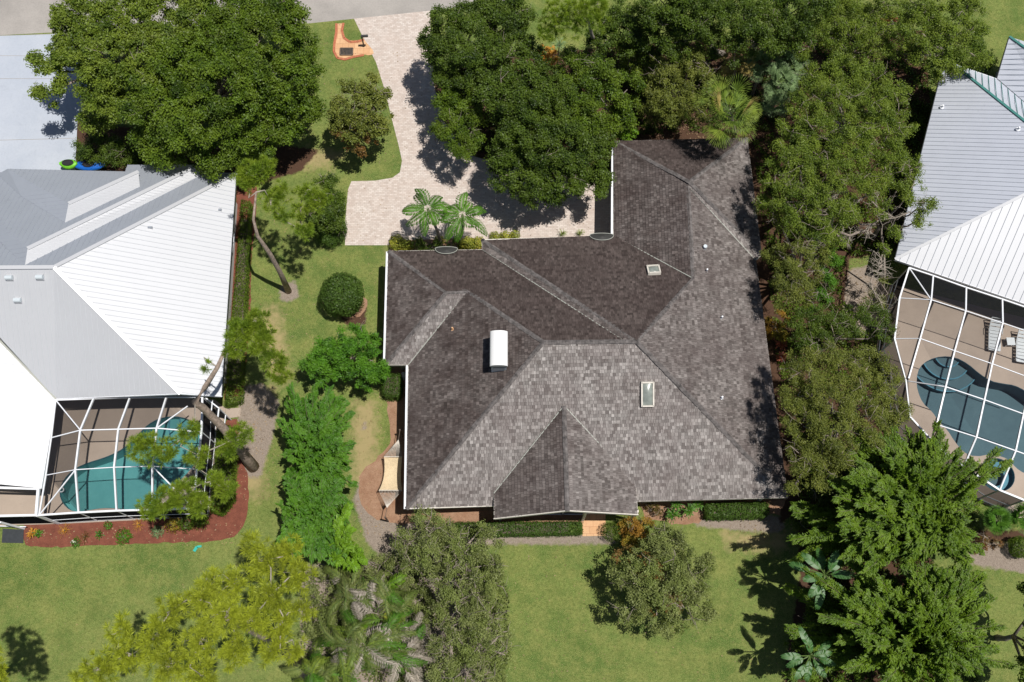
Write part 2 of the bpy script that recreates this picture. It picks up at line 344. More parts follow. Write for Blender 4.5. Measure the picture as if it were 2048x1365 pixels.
# ------------------------------------------------------------------ ground
def ground():
    xs = np.concatenate([[-500, -250, -120, -70, -50], np.arange(-42, 42.01, .3), [50, 70, 120, 250, 500]])
    ys = np.concatenate([[-500, -250, -120, -60, -30], np.arange(-14, 56.01, .3), [70, 100, 180, 300, 600]])
    X, Y = np.meshgrid(xs, ys); x, y = X.ravel(), Y.ravel(); nx, ny = len(xs), len(ys)
    def fld(polys, soft=.9):
        v = np.zeros(x.shape)
        for p in polys: v = np.maximum(v, np.clip(.5 + pdist(x, y, PP(p)) / soft, 0, 1))
        return v
    dirt = fld([[(478, 775), (520, 765), (560, 800), (545, 880), (520, 960), (485, 955), (470, 900)],
                [(560, 572), (588, 560), (600, 590), (580, 608), (558, 598)],
                [(705, 1000), (720, 960), (740, 930), (770, 960), (800, 1030), (1000, 1070), (1230, 1068), (1235, 1090), (1030, 1090), (900, 1090), (760, 1110), (735, 1090)],
                [(1360, 1035), (1560, 1030), (1575, 1060), (1550, 1068), (1400, 1055)],
                [(1690, 540), (1740, 530), (1790, 600), (1780, 680), (1700, 650), (1670, 580)],
 [(600, 1130), (900, 1110), (1000, 1220), (980, 1400), (600, 1400)],
                [(1930, 1080), (2060, 1090), (2060, 1150), (1940, 1130)], [(725, 845), (735, 845), (735, 860), (722, 862)]])
    litter = fld([[(1490, 240), (1620, 240), (1620, 1010), (1560, 1000), (1500, 500)], [(1590, 280), (1850, 150), (1800, 500), (1700, 520), (1680, 660), (1790, 700), (1790, 900), (1560, 1050), (1530, 500)], [(1590, 1000), (1850, 980), (1900, 1400), (1560, 1400), (1600, 1150)], [(150, 240), (640, 300), (600, 345), (480, 380), (150, 340)], [(865, 160), (960, 120), (1250, 90), (1850, 60), (1870, 300), (1600, 320), (1240, 285), (1220, 360), (960, 320), (890, 250)],  # right-strip outlines: tree shade put into the soil colour; elsewhere leaf litter
                  [(668, 625), (735, 600), (732, 650), (700, 655)], [(1940, 1060), (2060, 1060), (2060, 1080), (1940, 1090)]])
    dry = fld([[(510, 620), (560, 600), (590, 760), (540, 800)], [(700, 800), (760, 800), (760, 960), (700, 980)], [(770, 480), (778, 480), (778, 700), (765, 700)],
               [(460, 860), (520, 860), (540, 1000), (480, 1010)], [(1440, 1060), (1580, 1060), (1580, 1110), (1450, 1100)], [(600, 290), (700, 300), (660, 340), (600, 340)]], 2.) * .75
    f = []
    idx = lambda i, j: j * nx + i
    hx = (xs[:-1] + xs[1:]) / 2; hy = (ys[:-1] + ys[1:]) / 2; HX, HY = np.meshgrid(hx, hy)
    shrink = lambda p: p
    keep = ~((pdist(HX, HY, DECK_L) > .35) | (pdist(HX, HY, DECK_R) > .35))
    for j in range(ny - 1):
        for i in range(nx - 1):
            if keep[j, i]: f.append((idx(i, j), idx(i + 1, j), idx(i + 1, j + 1), idx(i, j + 1)))
    me = bpy.data.meshes.new('ground'); me.from_pydata(np.stack([x, y, np.zeros_like(x)], 1).tolist(), [], f)
    for nm, a in (('dirt', dirt), ('litter', litter), ('dry', dry)):
        t = me.attributes.new(nm, 'FLOAT', 'POINT'); t.data.foreach_set('value', a.astype('f'))
    setp(link('ground', me, M['ground']), kind='structure')
ground()
sheet('street', [(-400, 100), (0, 71), (300, 55), (620, 47), (708, 38), (860, 22), (1000, 5), (1150, -30), (1150, -300), (-400, -300)], M['asphalt'], .004)
sheet('concrete_driveway', [(-300, 90), (0, 72), (170, 66), (175, 200), (155, 240), (150, 352), (-300, 352)], M['concrete'], .008)
sheet('paver_driveway', [(708, 38), (860, 22), (862, 90), (868, 170), (885, 240), (935, 310), (990, 325), (1100, 345), (1235, 350), (1235, 500), (970, 500), (960, 485), (775, 491), (690, 491),
                         (691, 440), (696, 380), (703, 363), (750, 362), (785, 356), (800, 345), (804, 322), (797, 290), (784, 240), (771, 185), (752, 125), (726, 75)], M['paver'], .012)
sheet('garden_path', [(673, 48), (687, 47), (685, 62), (690, 76), (700, 83), (728, 79), (733, 86), (750, 106), (740, 112), (726, 109), (700, 114), (690, 119), (676, 115), (669, 104), (672, 84), (674, 62)], M['orange_paver'], .016, sm=1)
sheet('mulch_bed', [(474, 372), (514, 372), (512, 420), (512, 450), (503, 520), (502, 600), (497, 680), (490, 740), (486, 790), (448, 800), (458, 620)], M['red_mulch'], .006, amp=.03)
sheet('mulch_bed', [(45, 1050), (60, 1043), (300, 1036), (415, 1026), (445, 840), (480, 838), (478, 880), (487, 935), (497, 950), (497, 1010), (490, 1045), (475, 1070), (445, 1082), (300, 1088), (180, 1092), (65, 1096), (48, 1088)], M['red_mulch'], .006, amp=.03, sm=1)
sheet('mulch_bed', [(772, 735), (840, 735), (840, 1045), (790, 1050), (745, 1035), (715, 1000), (722, 940), (760, 915), (785, 880), (770, 800)], M['brown_mulch'], .006, amp=.05, sm=1)
sheet('mulch_bed', [(815, 1000), (1200, 990), (1200, 1050), (870, 1052)], M['brown_mulch'], .010, amp=.03)
sheet('mulch_bed', [(1270, 985), (1580, 985), (1560, 1030), (1440, 1036), (1370, 1050), (1290, 1040)], M['brown_mulch'], .006, amp=.05)
sheet('mulch_bed', [(672, 628), (700, 640), (725, 630), (735, 605), (728, 590), (640, 590), (650, 620)], M['brown_mulch'], .006, amp=.05, sm=1)
sheet('mulch_bed', [(779, 482), (962, 476), (985, 515), (779, 520)], M['brown_mulch'], .018, amp=.02)
sheet('garden_path', [(1165, 1000), (1211, 1000), (1211, 1072), (1165, 1073)], M['orange_paver'], .014)
for q in ([(452, 818), (482, 816), (481, 834), (450, 838)],): sheet('stepping_pad', q, M['deck'], .03)
def kerb(name, px, mat, w, h, z0=0, closed=False, par=None, smth=0):
    p = PP(px)
    if smth: p = smooth(p, smth)
    m = MB(); n = len(p)
    for i in range(n if closed else n - 1):
        a, b = p[i], p[(i + 1) % n]; m.bar((a[0], a[1], z0 + h / 2), (b[0], b[1], z0 + h / 2), w, h)
    return m.build(name, mat, par)
setp(kerb('path_kerb', [(673, 48), (673, 64), (669, 88), (668, 104), (675, 117), (690, 120), (706, 115), (728, 111)], M['red_kerb'], .16, .05), kind='structure')
setp(kerb('path_kerb', [(687, 47), (684, 62), (688, 77), (700, 85), (716, 84), (728, 80)], M['red_kerb'], .16, .05), kind='structure')
for px in ([(0, 112), (140, 113)], [(0, 158), (140, 158)], [(0, 281), (150, 277)], [(0, 72), (150, 68)]):
    a, b = P(*px[0]), P(*px[1]); m = MB(); d = (b - a) * 3; m.bar(a - d, b, .03, .01, lift=.01); setp(m.build('driveway_joint', M['asphalt']), kind='structure')
# pool decks with pool shaped openings
def deck(name, poly, holes, z):
    loops = [[Vector((a, b, z)) for a, b in poly]] + [[Vector((a, b, z)) for a, b in h] for h in holes]
    tr = tessellate_polygon(loops); v = [tuple(p) for l in loops for p in l]; f = []
    for a, b, c_ in tr:
        A = (v[b][0] - v[a][0]) * (v[c_][1] - v[a][1]) - (v[b][1] - v[a][1]) * (v[c_][0] - v[a][0])
        f.append((a, b, c_) if A > 0 else (a, c_, b))
    m = MB(); m.add(v, f); n = len(poly)
    m.add([(a, b, z) for a, b in poly] + [(a, b, -.1) for a, b in poly], [(i, (i + 1) % n, n + (i + 1) % n, n + i) for i in range(n)])
    return setp(m.build(name, M['deck']), kind='structure')
deck('pool_deck', DECK_L, [POOL_L], .05); deck('pool_deck', DECK_R, [POOL_R, SPA_R], .05)
def pool(name, label, poly, depth, plaster, cat='pool', zw=-.04, rim=.055):
    c = np.mean(poly, 0); t = thing(name, label, cat, (c[0], c[1], 0)); n = len(poly)
    m = MB(); m.add([(a, b, .03) for a, b in poly] + [(a, b, -depth) for a, b in poly], [(n + i, n + (i + 1) % n, (i + 1) % n, i) for i in range(n)])
    tr = tessellate_polygon([[Vector((a, b, 0)) for a, b in poly]]); m.add([(a, b, -depth) for a, b in poly], [tuple(x) for x in tr]); m.build('basin', M[plaster], t)
    w = MB(); w.add([(a, b, zw) for a, b in poly], [tuple(x) for x in tr]); w.build('water', M['water'], t)
    k = MB()
    for i in range(n):
        a, b = np.array(poly[i]), np.array(poly[(i + 1) % n]); k.bar((*a, -.03), (*b, -.03), .03, .14)
    k.build('waterline_tile', M['tile'], t); return t
PL = pool('swimming_pool', 'free form swimming pool of bright teal water inside the left screen enclosure', POOL_L, 1.15, 'plaster_teal')
PR = pool('swimming_pool', 'kidney shaped swimming pool of dark slate blue water inside the right screen enclosure', POOL_R, 1.2, 'plaster_blue')
SP = pool('spa', 'small round dark spa beside the slate blue pool', SPA_R, .9, 'plaster_blue', 'spa')
# entry steps and benches under the water
def arcs(par, c, rr, a0, a1, z, mat, name='step'):
    for r, zz in rr:
        m = MB(); ps = [(c[0] + r * math.cos(a), c[1] + r * math.sin(a)) for a in np.linspace(a0, a1, 14)]
        m.prism([(c[0], c[1])] + ps, -1.1, zz); st_ = m.build(name, par['mat_'], par) if False else m.build(name, mat, par)
        e = MB()
        for p, q in zip(ps[:-1], ps[1:]): e.bar((*p, zz + .015), (*q, zz + .015), .07, .03)
        e.build('nosing', M['tile_light'], st_)
cR = P(1898, 708, 0); arcs(PR, cR, ((.75, -.25), (1.45, -.5), (2.15, -.75)), math.radians(188), math.radians(322), 0, M['plaster_blue'])
cL = P(400, 842, 0); m = MB()
for k, (r, zz) in enumerate(((2.0, -.6), (1.3, -.35))):
    arcs(PL, (cL[0], cL[1]), ((r, zz),), math.radians(110), math.radians(225), 0, M['plaster_teal'])
m = MB(); cl2 = P(145, 1018, -.3)
m.prism([(POOL_L[i][0] * .97 + cl2[0] * .03, POOL_L[i][1] * .97 + cl2[1] * .03) for i in range(len(POOL_L)) if POOL_L[i][0] < P(190, 1000)[0] and POOL_L[i][1] < P(150, 1000)[1]], -1.1, -.4)
m.build('bench', M['plaster_teal'], PL)
cs = np.mean(SPA_R, 0); m = MB()
for i in range(20, 32):
    a, b = [np.array(SPA_R[j % 32]) for j in (i, i + 1)]; a2, b2 = cs + (a - cs) * .6, cs + (b - cs) * .6
    m.prism([tuple(a), tuple(b), tuple(b2), tuple(a2)], -.85, -.4)
for i in range(0, 12):
    a, b = [np.array(SPA_R[j % 32]) for j in (i, i + 1)]; a2, b2 = cs + (a - cs) * .6, cs + (b - cs) * .6
    m.prism([tuple(a), tuple(b), tuple(b2), tuple(a2)], -.85, -.4)
m.build('bench', M['tile_light'], SP)
def ringthing(name, label, cat, p, r, rr, mat, squash=1):
    m = MB(); a = np.linspace(0, 2 * math.pi, 17)
    m.tube([(p[0] + r * math.cos(x), p[1] + r * math.sin(x) * squash, p[2]) for x in a], rr, 6, False); o = m.build(name, mat); setp(o, label, cat); return o
ringthing('skimmer_ring', 'small white ring floating at the left edge of the teal pool', 'pool float', P(123, 980, .0), .12, .035, M['frame'])
# ------------------------------------------------------------------ roofs
def uvbasis(poly):
    p = np.array(poly, float); n = np.zeros(3)
    for i in range(len(p)): n += np.cross(p[i], p[(i + 1) % len(p)])
    n = nrm(n)
    if n[2] < 0: n = -n
    u = nrm(np.cross([0, 0, 1], n)); v = np.cross(n, u); return p.mean(0), u, v, n
def clip(sub, box):
    x0, y0, x1, y1 = box
    for ax, val, sgn in ((0, x0, 1), (0, x1, -1), (1, y0, 1), (1, y1, -1)):
        out = []; k = len(sub)
        for i in range(k):
            a, b = sub[i], sub[(i + 1) % k]; da, db = (a[ax] - val) * sgn, (b[ax] - val) * sgn
            if da >= 0: out.append(a)
            if (da >= 0) != (db >= 0):
                t = da / (da - db); out.append((a[0] + (b[0] - a[0]) * t, a[1] + (b[1] - a[1]) * t))
        sub = out
        if len(sub) < 3: return []
    return sub
def shingles(planes, row=.185, wid=(.09, .21)):
    V, Fc, T, Mo = [], [], [], []
    for poly, mold_shade in planes:
        o, u, v, n = uvbasis(poly); q = [(float((np.array(p) - o) @ u), float((np.array(p) - o) @ v)) for p in poly]
        mnx, mxx = min(a for a, b in q), max(a for a, b in q); mny, mxy = min(b for a, b in q), max(b for a, b in q)
        r = mny; k = 0
        while r < mxy:
            band = clip(q, (mnx - 1, r, mxx + 1, r + row))
            if band:
                x = min(a for a, b in band) - rng.uniform(0, .2); xe = max(a for a, b in band); rt = rng.normal() * .05
                while x < xe:
                    w = rng.uniform(*wid); c_ = clip(band, (x, r, x + w - .011, r + row))
                    if len(c_) >= 3:
                        lift = .022 + rng.uniform(0, .02); sag = rng.uniform(-.012, .012); base = len(V)
                        for a, b in c_:
                            t = 1 - (b - r) / row; V.append(o + u * a + v * (b - (sag if t > .95 else 0)) + n * (.004 + t * lift))
                        Fc.append(tuple(range(base, base + len(c_))))
                        T.append(float(np.clip(.42 + rt + rng.normal() * .25 + (rng.random() < .09) * .5, 0, 1.2))); Mo.append(mold_shade)
                    x += w
            r += row; k += 1
        b0 = len(V)                                          # underlay
        for p in poly: V.append(np.array(p) - n * (((np.array(p) - o) @ n) + .02))
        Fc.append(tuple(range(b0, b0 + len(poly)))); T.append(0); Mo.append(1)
    return V, Fc, T, Mo
def hz(px, py, z): return P(px, py, z)
EZ = 2.8
V_ = dict(a=(777, 503, EZ), b=(965, 500, EZ), b2=(964, 480, EZ), c=(1227, 472, EZ), d=(1228, 283, EZ), e=(1494, 277, EZ), j1=(1523, 510, EZ), j2=(1511, 521, EZ), f=(1575, 995, EZ),
          g1=(1274, 1003, EZ), g=(813, 1018, EZ), h=(817, 730, EZ), i=(771, 730, EZ), gl0=(989, 1012, EZ),
          RL=(1087, 685, 6.7), RR=(1273, 683, 6.75), n1=(893, 585, 4.5), n2=(935, 583, 4.5), ap=(1379, 364, 4.93), ap2=(1376, 373, 4.75), ws=(1387, 558, 4.8))
v3 = {k: P(*a) for k, a in V_.items()}
# the valley of the projecting north block ends just short of the ridge
v3['v1'] = P(1250, 684, 6.55)
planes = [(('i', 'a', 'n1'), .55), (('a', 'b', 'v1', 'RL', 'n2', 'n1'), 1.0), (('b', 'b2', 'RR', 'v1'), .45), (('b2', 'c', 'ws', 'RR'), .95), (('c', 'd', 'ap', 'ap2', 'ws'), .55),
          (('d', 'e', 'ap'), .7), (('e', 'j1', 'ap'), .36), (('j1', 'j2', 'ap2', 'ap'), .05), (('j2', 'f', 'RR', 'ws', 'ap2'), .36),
          (('f', 'g', 'RL', 'v1', 'RR'), -.12), (('g', 'h', 'n2', 'RL'), .56), (('h', 'i', 'n1', 'n2'), -.25)]  # darkening set by facing: sunlit slopes lighter, the others darker
house = thing('shingled_house', 'large house with a weathered grey wood shingle roof between the two metal roofed houses', 'house', (4, 18, 0))
pl3 = [([v3[k] for k in ks], mo) for ks, mo in planes]
GZ = 3.15
gA = P(1128, 812, 5.25); gB = P(1135, 1022, 5.25); gl1 = P(988, 987, GZ); gl2 = P(989, 1038, GZ); gr1 = P(1271, 966, GZ); gr2 = P(1275, 1030, GZ)
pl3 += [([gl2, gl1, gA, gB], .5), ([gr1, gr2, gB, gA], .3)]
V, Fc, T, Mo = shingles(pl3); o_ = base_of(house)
me = bpy.data.meshes.new('roof'); me.from_pydata([tuple(p - o_) for p in V], [], Fc)
for nm, a in (('tint', T), ('mold_shade', Mo)): t = me.attributes.new(nm, 'FLOAT', 'FACE'); t.data.foreach_set('value', np.array(a, 'f'))
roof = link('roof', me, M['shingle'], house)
def capline(pts, mat, w=.2, seg=.28, name='ridge_cap', par=roof, lift=.035):
    for a, b in pts:
        a, b = np.array(a), np.array(b); L = np.linalg.norm(b - a); k = max(1, int(L / seg)); m = MB(); d = (b - a) / k; up = np.array([0, 0, 1.])
        sd_ = nrm(np.cross(d, up)); u2 = nrm(np.cross(sd_, d))
        for i in range(k):
            p, q = a + d * i, a + d * (i + 1.1); l0, l1 = lift + .03, lift
            j = rng.normal() * .008; t = rng.uniform(0, 1); vs = []
            for pt, l in ((p, l0), (q, l1)):
                vs += [pt + sd_ * (w / 2 + j) + u2 * (l - .05), pt + u2 * (l + .01), pt - sd_ * (w / 2 - j) + u2 * (l - .05)]
            m.add(vs, [(0, 1, 4, 3), (1, 2, 5, 4), (0, 2, 1)], t)
        m.build(name, mat, par)
X = v3
capline([(X['a'], X['n1']), (X['n1'], X['n2']), (X['n2'], X['RL']), (X['i'], X['n1']), (X['b2'], X['RR']), (X['g'], X['RL']), (X['RL'], X['RR']), (X['RR'], X['ws']), (X['f'], X['RR']),
         (X['d'], X['ap']), (X['e'], X['ap']), (X['j1'], X['ap']), (X['ap2'], X['ws']), (gA, gB)], M['ridge'], .24)
def strip(pairs, mat, w, h, name, par, lift=.0):
    for a, b in pairs: m = MB(); m.bar(a, b, w, h, lift=lift); m.build(name, mat, par)
strip([(X['h'], X['n2']), (X['b'], X['v1']), (X['c'], X['ws']), (X['j2'], X['ap2']), (gl1, gA), (gr1, gA)], M['flash'], .05, .03, 'valley', roof, .02)
def eave(a, b, mat=M['trim'], par=house, h=.17, w=.05, name='fascia', dz=-.08):
    m = MB(); m.bar(np.array(a) + [0, 0, dz], np.array(b) + [0, 0, dz], w, h); return m.build(name, mat, par)
for p, q in (('a', 'b'), ('b', 'b2'), ('b2', 'c'), ('c', 'd'), ('d', 'e'), ('e', 'j1'), ('j1', 'j2'), ('j2', 'f'), ('f', 'g1'), ('gl0', 'g'), ('g', 'h'), ('h', 'i'), ('i', 'a')): eave(X[p], X[q])
for p, q in ((gl1, gl2), (gr1, gr2)): eave(p, q)
eave(gl2, gB, h=.22); eave(gB, gr2, h=.22)
# gutters
for p, q in (('c', 'd'), ('a', 'i'), ('h', 'g')):
    a, b = X[p].copy(), X[q].copy(); a[0] -= .09; b[0] -= .09; a[2] -= .1; b[2] -= .1; m = MB(); m.bar(a, b, .12, .12); m.build('gutter', M['frame'], house)
# walls set in under the eaves
def inset(poly, d):
    n = len(poly); out = []; A = sum(poly[i][0] * poly[(i + 1) % n][1] - poly[(i + 1) % n][0] * poly[i][1] for i in range(n))
    s = 1 if A > 0 else -1
    for i in range(n):
        p0, p1, p2 = [np.array(poly[(i + k) % n][:2]) for k in (-1, 0, 1)]
        e1, e2 = nrm(p1 - p0), nrm(p2 - p1); n1, n2 = s * np.array([-e1[1], e1[0]]), s * np.array([-e2[1], e2[0]])
        bis = nrm(n1 + n2); out.append(tuple(p1 + bis * d / max(.3, bis @ n1)))
    return out
ring = [X[k][:2] for k in ('a', 'b', 'b2', 'c', 'd', 'e', 'j1', 'j2', 'f', 'g', 'h', 'i')]
wp = inset(ring, .6); m = MB(); m.prism(wp, -.05, 2.62); m.build('wall', M['wall'], house)
m = MB(); m.prism(inset(ring, .03), 2.66, 2.70); m.build('soffit', M['trim'], house)
gx0, gx1, gy = gl1[0] + .55, gr1[0] - .55, gB[1] + .7
m = MB(); m.prism([(gx0, gy), (gx1, gy), (gx1, gl1[1] + .8), (gx0, gl1[1] + .8)], -.04, 2.95); m.build('wall', M['wall'], house)
m = MB(); m.add([(gx0, gy, 2.95), (gx1, gy, 2.95), (gB[0], gy, 4.9), (gx0, gy + .15, 2.95), (gx1, gy + .15, 2.95), (gB[0], gy + .15, 4.9)], [(0, 1, 2), (3, 5, 4), (0, 2, 5, 3), (1, 4, 5, 2)]); m.build('gable_wall', M['wall'], house)
def window(x, y, z0, z1, w, par, ang=0, n=2):
    c_, s_ = math.cos(ang), math.sin(ang); R = lambda a, b, z: (x + a * c_ - b * s_, y + a * s_ + b * c_, z)
    m = MB(); fw = .07
    for a0, a1, b0, b1 in [(-w / 2, w / 2, z0, z0 + fw), (-w / 2, w / 2, z1 - fw, z1)] + [(-w / 2 + i * (w - fw) / n, -w / 2 + i * (w - fw) / n + fw, z0 + fw, z1 - fw) for i in range(n + 1)]:
        vs = [R(a, b, z) for z in (b0, b1) for a, b in ((a0, -.05), (a1, -.05), (a1, .03), (a0, .03))]
        m.add(vs, [(0, 3, 2, 1), (4, 5, 6, 7), (0, 1, 5, 4), (1, 2, 6, 5), (2, 3, 7, 6), (3, 0, 4, 7)])
    f = m.build('window', M['frame'], par); g = MB(); g.add([R(-w / 2, -.012, z0), R(w / 2, -.012, z0), R(w / 2, -.012, z1), R(-w / 2, -.012, z1)], [(0, 1, 2, 3)]); g.build('pane', M['window'], f)
for fx, w in ((.2, 1.6), (.5, 2.4), (.8, 1.6)): window(gx0 + (gx1 - gx0) * fx, gy, .5 if w < 2 else .05, 2.3, w, house)
by = wp[9][1]
for x in (-3.2, -1.2, 9.5, 12.2): window(x, by + .017 * (x + 5), .8, 2.2, 1.4, house)
for y in (11.5, 14.5): window(wp[9][0] - .0, y, .9, 2.2, 1.2, house, -math.pi / 2)
for y in (26.5, 28.8): m = MB(); xg = wp[3][0]; m.box((xg - .05 + .02 * (30 - y) * -.5, y - 1.1, .02), (xg + .05, y + 1.1, 2.2)); m.build('garage_door', M['frame'], house)
# posts of the rear porch
for px in (1000, 1165, 1262):
    p = P(px, 1048, 0); m = MB(); m.bar((p[0], gy - .35, 0), (p[0], gy - .35, 3.1), .14, .14); m.build('porch_post', M['trim'], house)
p = P(1531, 1010, 0); m = MB(); m.bar((14.0, 10.2, 0), (14.0, 10.2, 2.7), .12, .12); m.build('porch_post', M['trim'], house)
def onplane(px, py, ks):
    poly = [v3[k] for k in ks]; o, u, v, n = uvbasis(poly); d = ray(px, py); t = ((o - CAM) @ n) / (d @ n); return CAM + d * t, u, v, n
PLN = dict(S=('f', 'g', 'RL', 'RR'), N=('b2', 'c', 'ws', 'RR'), W=('g', 'h', 'n2', 'RL'), E=('j2', 'f', 'RR', 'ws'), NW=('a', 'b', 'v1', 'RL'))
def skylight(px, py, pk, w, l, dome=False):
    c_, u, v, n = onplane(px, py, PLN[pk]); m = MB(); fw = .07
    for a, b in ((-1, -1), (-1, 1), (1, 1), (1, -1)):
        pass
    cs_ = [c_ + u * w / 2 * a + v * l / 2 * b + n * .1 for a, b in ((-1, -1), (1, -1), (1, 1), (-1, 1))]
    for i in range(4): m.bar(cs_[i], cs_[(i + 1) % 4] + nrm(cs_[(i + 1) % 4] - cs_[i]) * .03, .08, .2, up=n)
    f = m.build('skylight', M['trim'], house); g = MB(); K = 8; vs = []
    for i in range(K + 1):
        for j in range(K + 1):
            s_, t_ = i / K * 2 - 1, j / K * 2 - 1
            vs.append(c_ + u * s_ * w / 2 + v * t_ * l / 2 + n * (.12 + .16 * (1 - s_ ** 2) * (1 - t_ ** 2)))
    g.add(vs, [(i * (K + 1) + j, (i + 1) * (K + 1) + j, (i + 1) * (K + 1) + j + 1, i * (K + 1) + j + 1) for i in range(K) for j in range(K)])
    g.build('dome', M['dome'], f, True); k = MB(); k.add([q - n * .03 for q in cs_], [(0, 1, 2, 3)]); k.build('light_well', M['bronze'], f)
skylight(1307, 543, 'N', .66, .62); skylight(1294.5, 788, 'S', .62, 1.28)
def vent(px, py, pk, r, h, mat, par=house):
    c_, u, v, n = onplane(px, py, PLN[pk]); m = MB(); m.tube([c_ - [0, 0, .1], c_ + [0, 0, h]], r, 10); m.tube([c_, c_ + n * .03], r * 1.9, 10); m.build('vent_pipe', mat, par)
vent(1409, 497, 'E', .11, .3, M['galv']); vent(1413, 543, 'E', .05, .3, M['frame']); vent(1443, 637, 'E', .05, .3, M['frame']); vent(1443, 797, 'E', .05, .3, M['frame']); vent(905, 659, 'NW' if False else 'W', .05, .25, M['deadpipe'] if 'deadpipe' in M else M['orange_paver'])
# chimney: flue box with a barrel shaped white metal cap
c_, u, v, n = onplane(998, 745, PLN['W']); cw, cl = .92, 1.95; cx, cy, cz = c_[0], c_[1] + cl / 2, c_[2]
chh = cz + 1.0
m = MB(); m.box((cx - cw / 2 + .05, cy - cl / 2 + .05, cz - 1.2), (cx + cw / 2 - .05, cy + cl / 2 - .05, chh)); chim = m.build('chimney', M['galv'], house)
m = MB(); K = 12; vs = []
for yy in (cy - cl / 2, cy + cl / 2):
    for i in range(K + 1):
        a = math.pi * i / K; vs.append((cx + math.cos(a) * cw / 2 * 1.04, yy, chh + .02 + math.sin(a) * cw * .3))
m.add(vs, [(i, i + 1, K + 2 + i, K + 1 + i) for i in range(K)] + [tuple(range(K + 1))[::-1], tuple(range(K + 1, 2 * K + 2)), (K, 0, K + 1, 2 * K + 1)])
m.build('chimney_cap', M['cap'], chim, False)
m = MB(); m.box((cx - .3, cy - cl / 2 - .0, chh - .75), (cx + .3, cy - cl / 2 + .04, chh - .12)); m.build('louvre', M['shade_metal'], chim)
m = MB()
for i in range(1, 6): m.box((cx - cw * .5, cy - cl / 2 - .02, chh - .06), (cx + cw * .5, cy - cl / 2 + .045, chh))
m.build('drip_edge', M['frame'], chim)
# eyebrow hoods over the eaves
def eyebrow(px, py, w, r):
    b = P(px, py, EZ); m = MB(); K = 14; vs = [(b[0], b[1] - r * 1.0, EZ + r * .5 + .3)]
    out = [(b[0] + w / 2 * math.cos(a), b[1] + .05 + (.12 * math.sin(a) if math.sin(a) > 0 else r * math.sin(a)), 0) for a in np.linspace(0, 2 * math.pi, K * 2 + 1)[:-1]]
    n_ = len(out); top = []; bot = []
    for x, y, _ in out:
        zz = EZ + .5 * max(0, (b[1] - y)) + .12; top.append((x, y, zz)); bot.append((x, y, zz - .2))
    m.add([(b[0], b[1] - r * .3, EZ + .34)] + top + bot, [(0, 1 + i, 1 + (i + 1) % n_) for i in range(n_)] + [(1 + i, 1 + n_ + i, 1 + n_ + (i + 1) % n_, 1 + (i + 1) % n_) for i in range(n_)])
    h_ = m.build('eyebrow_hood', M['dark_copper'], house)
    e = MB(); ps = [(x, y, z + .01) for x, y, z in top] + [top[0]]
    for p, q in zip(ps[:-1], ps[1:]): e.bar(p, q, .03, .05)
    e.build('hood_rim', M['green_trim'] if False else M['flash'], h_)
eyebrow(893, 501, 1.32, .42); eyebrow(1203, 474, 1.42, .42)
# ------------------------------------------------------------------ metal roofed neighbours
def metal_face(poly, edir, par, mat, sp=.3, rw=.035, rh=.03, ribmat=None, name='roof', off=0):
    """one sloping sheet with raised seams running across the plan direction edir"""
    p = [np.array(q, float) for q in poly]; m = MB(); n = len(p)
    c_, u, v, nn = uvbasis(p)
    tr = tessellate_polygon([[Vector(q) for q in p]]); m.add(p + [q - nn * .04 for q in p], [tuple(t) for t in tr] + [tuple(n + i for i in t) for t in tr] + [(i, (i + 1) % n, n + (i + 1) % n, n + i) for i in range(n)])
    fobj = m.build(name, mat, par); e = nrm(np.array([edir[0], edir[1], 0.])); cr = np.array([-e[1], e[0], 0])
    ks = [q @ e for q in p]; r = MB(); k = math.floor(min(ks) / sp) * sp + off
    while k < max(ks):
        hits = []
        for i in range(n):
            a, b = p[i], p[(i + 1) % n]; da, db = a @ e - k, b @ e - k
            if (da >= 0) != (db >= 0): hits.append(a + (b - a) * (da / (da - db)))
        hits.sort(key=lambda q: q @ cr)
        for a, b in zip(hits[::2], hits[1::2]):
            if np.linalg.norm(b - a) > .15: r.bar(a, b, rw, rh, up=nn, lift=rh * .4, t=rng.random())
        k += sp
    if r.n: r.build('seam', ribmat or mat, fobj)
    return fobj
NE = ((473, 347), (402, 346)); EE = ((443, 793), (473, 347))
hN = lambda x, y, ez: hp(x, y, *NE, .5, ez)
def hp(px, py, e1, e2, pitch, ez=2.8):
    a, b = P(*e1, ez), P(*e2, ez); u = nrm(b - a); n = np.cross(u, np.array([-u[1], u[0], pitch])); d = ray(px, py)
    return CAM + d * (((a - CAM) @ n) / (d @ n))
lh = thing('metal_roof_house', 'house with a white ribbed metal roof left of the shingled house', 'house', (-24, 22, 0))
R0 = (hp(108, 535, *EE, .5) + hN(108, 535, 2.8)) / 2
A1, A2, A3 = P(473, 347, 2.8), P(443, 793, 2.8), hp(361, 788, *EE, .5); A4 = P(112, 798, 2.8); Rw = R0 + [-14, -.1, 0]
WM = M['white_metal']
metal_face([A1, A2, A3, R0], (0, 1), lh, WM, .3, .03, .03, M['seam_light'], name='roof')
metal_face([R0, A3, A4], (1, 0), lh, WM, .3, .022, .02, M['seam_light'], name='roof'); tV = A4 + [-7.4, 7.4, 3.9]; Vw = np.array([tV[0], R0[1], R0[2]])
metal_face([R0, A4, np.array([R0[0] - 6.4, R0[1] - .05, R0[2]])], (1, 0), lh, WM, .3, .022, .02, M['seam_light'], name='roof')
B2 = P(82, 977, 2.8)
metal_face([A4, B2, B2 + [-8, .2, 4.0], A4 + [-8, 8, 4.0]], (0, 1), lh, WM, .4, .03, .03, M['seam_light'], name='roof')
An = P(402, 347, 2.8)
metal_face([A1, R0, Rw, P(-300, 347, 2.8), An], (1, .0), lh, M['shade_metal'], .3, .02, .02, name='roof')
def hN2(x, y): return hN(x, y, 3.35)
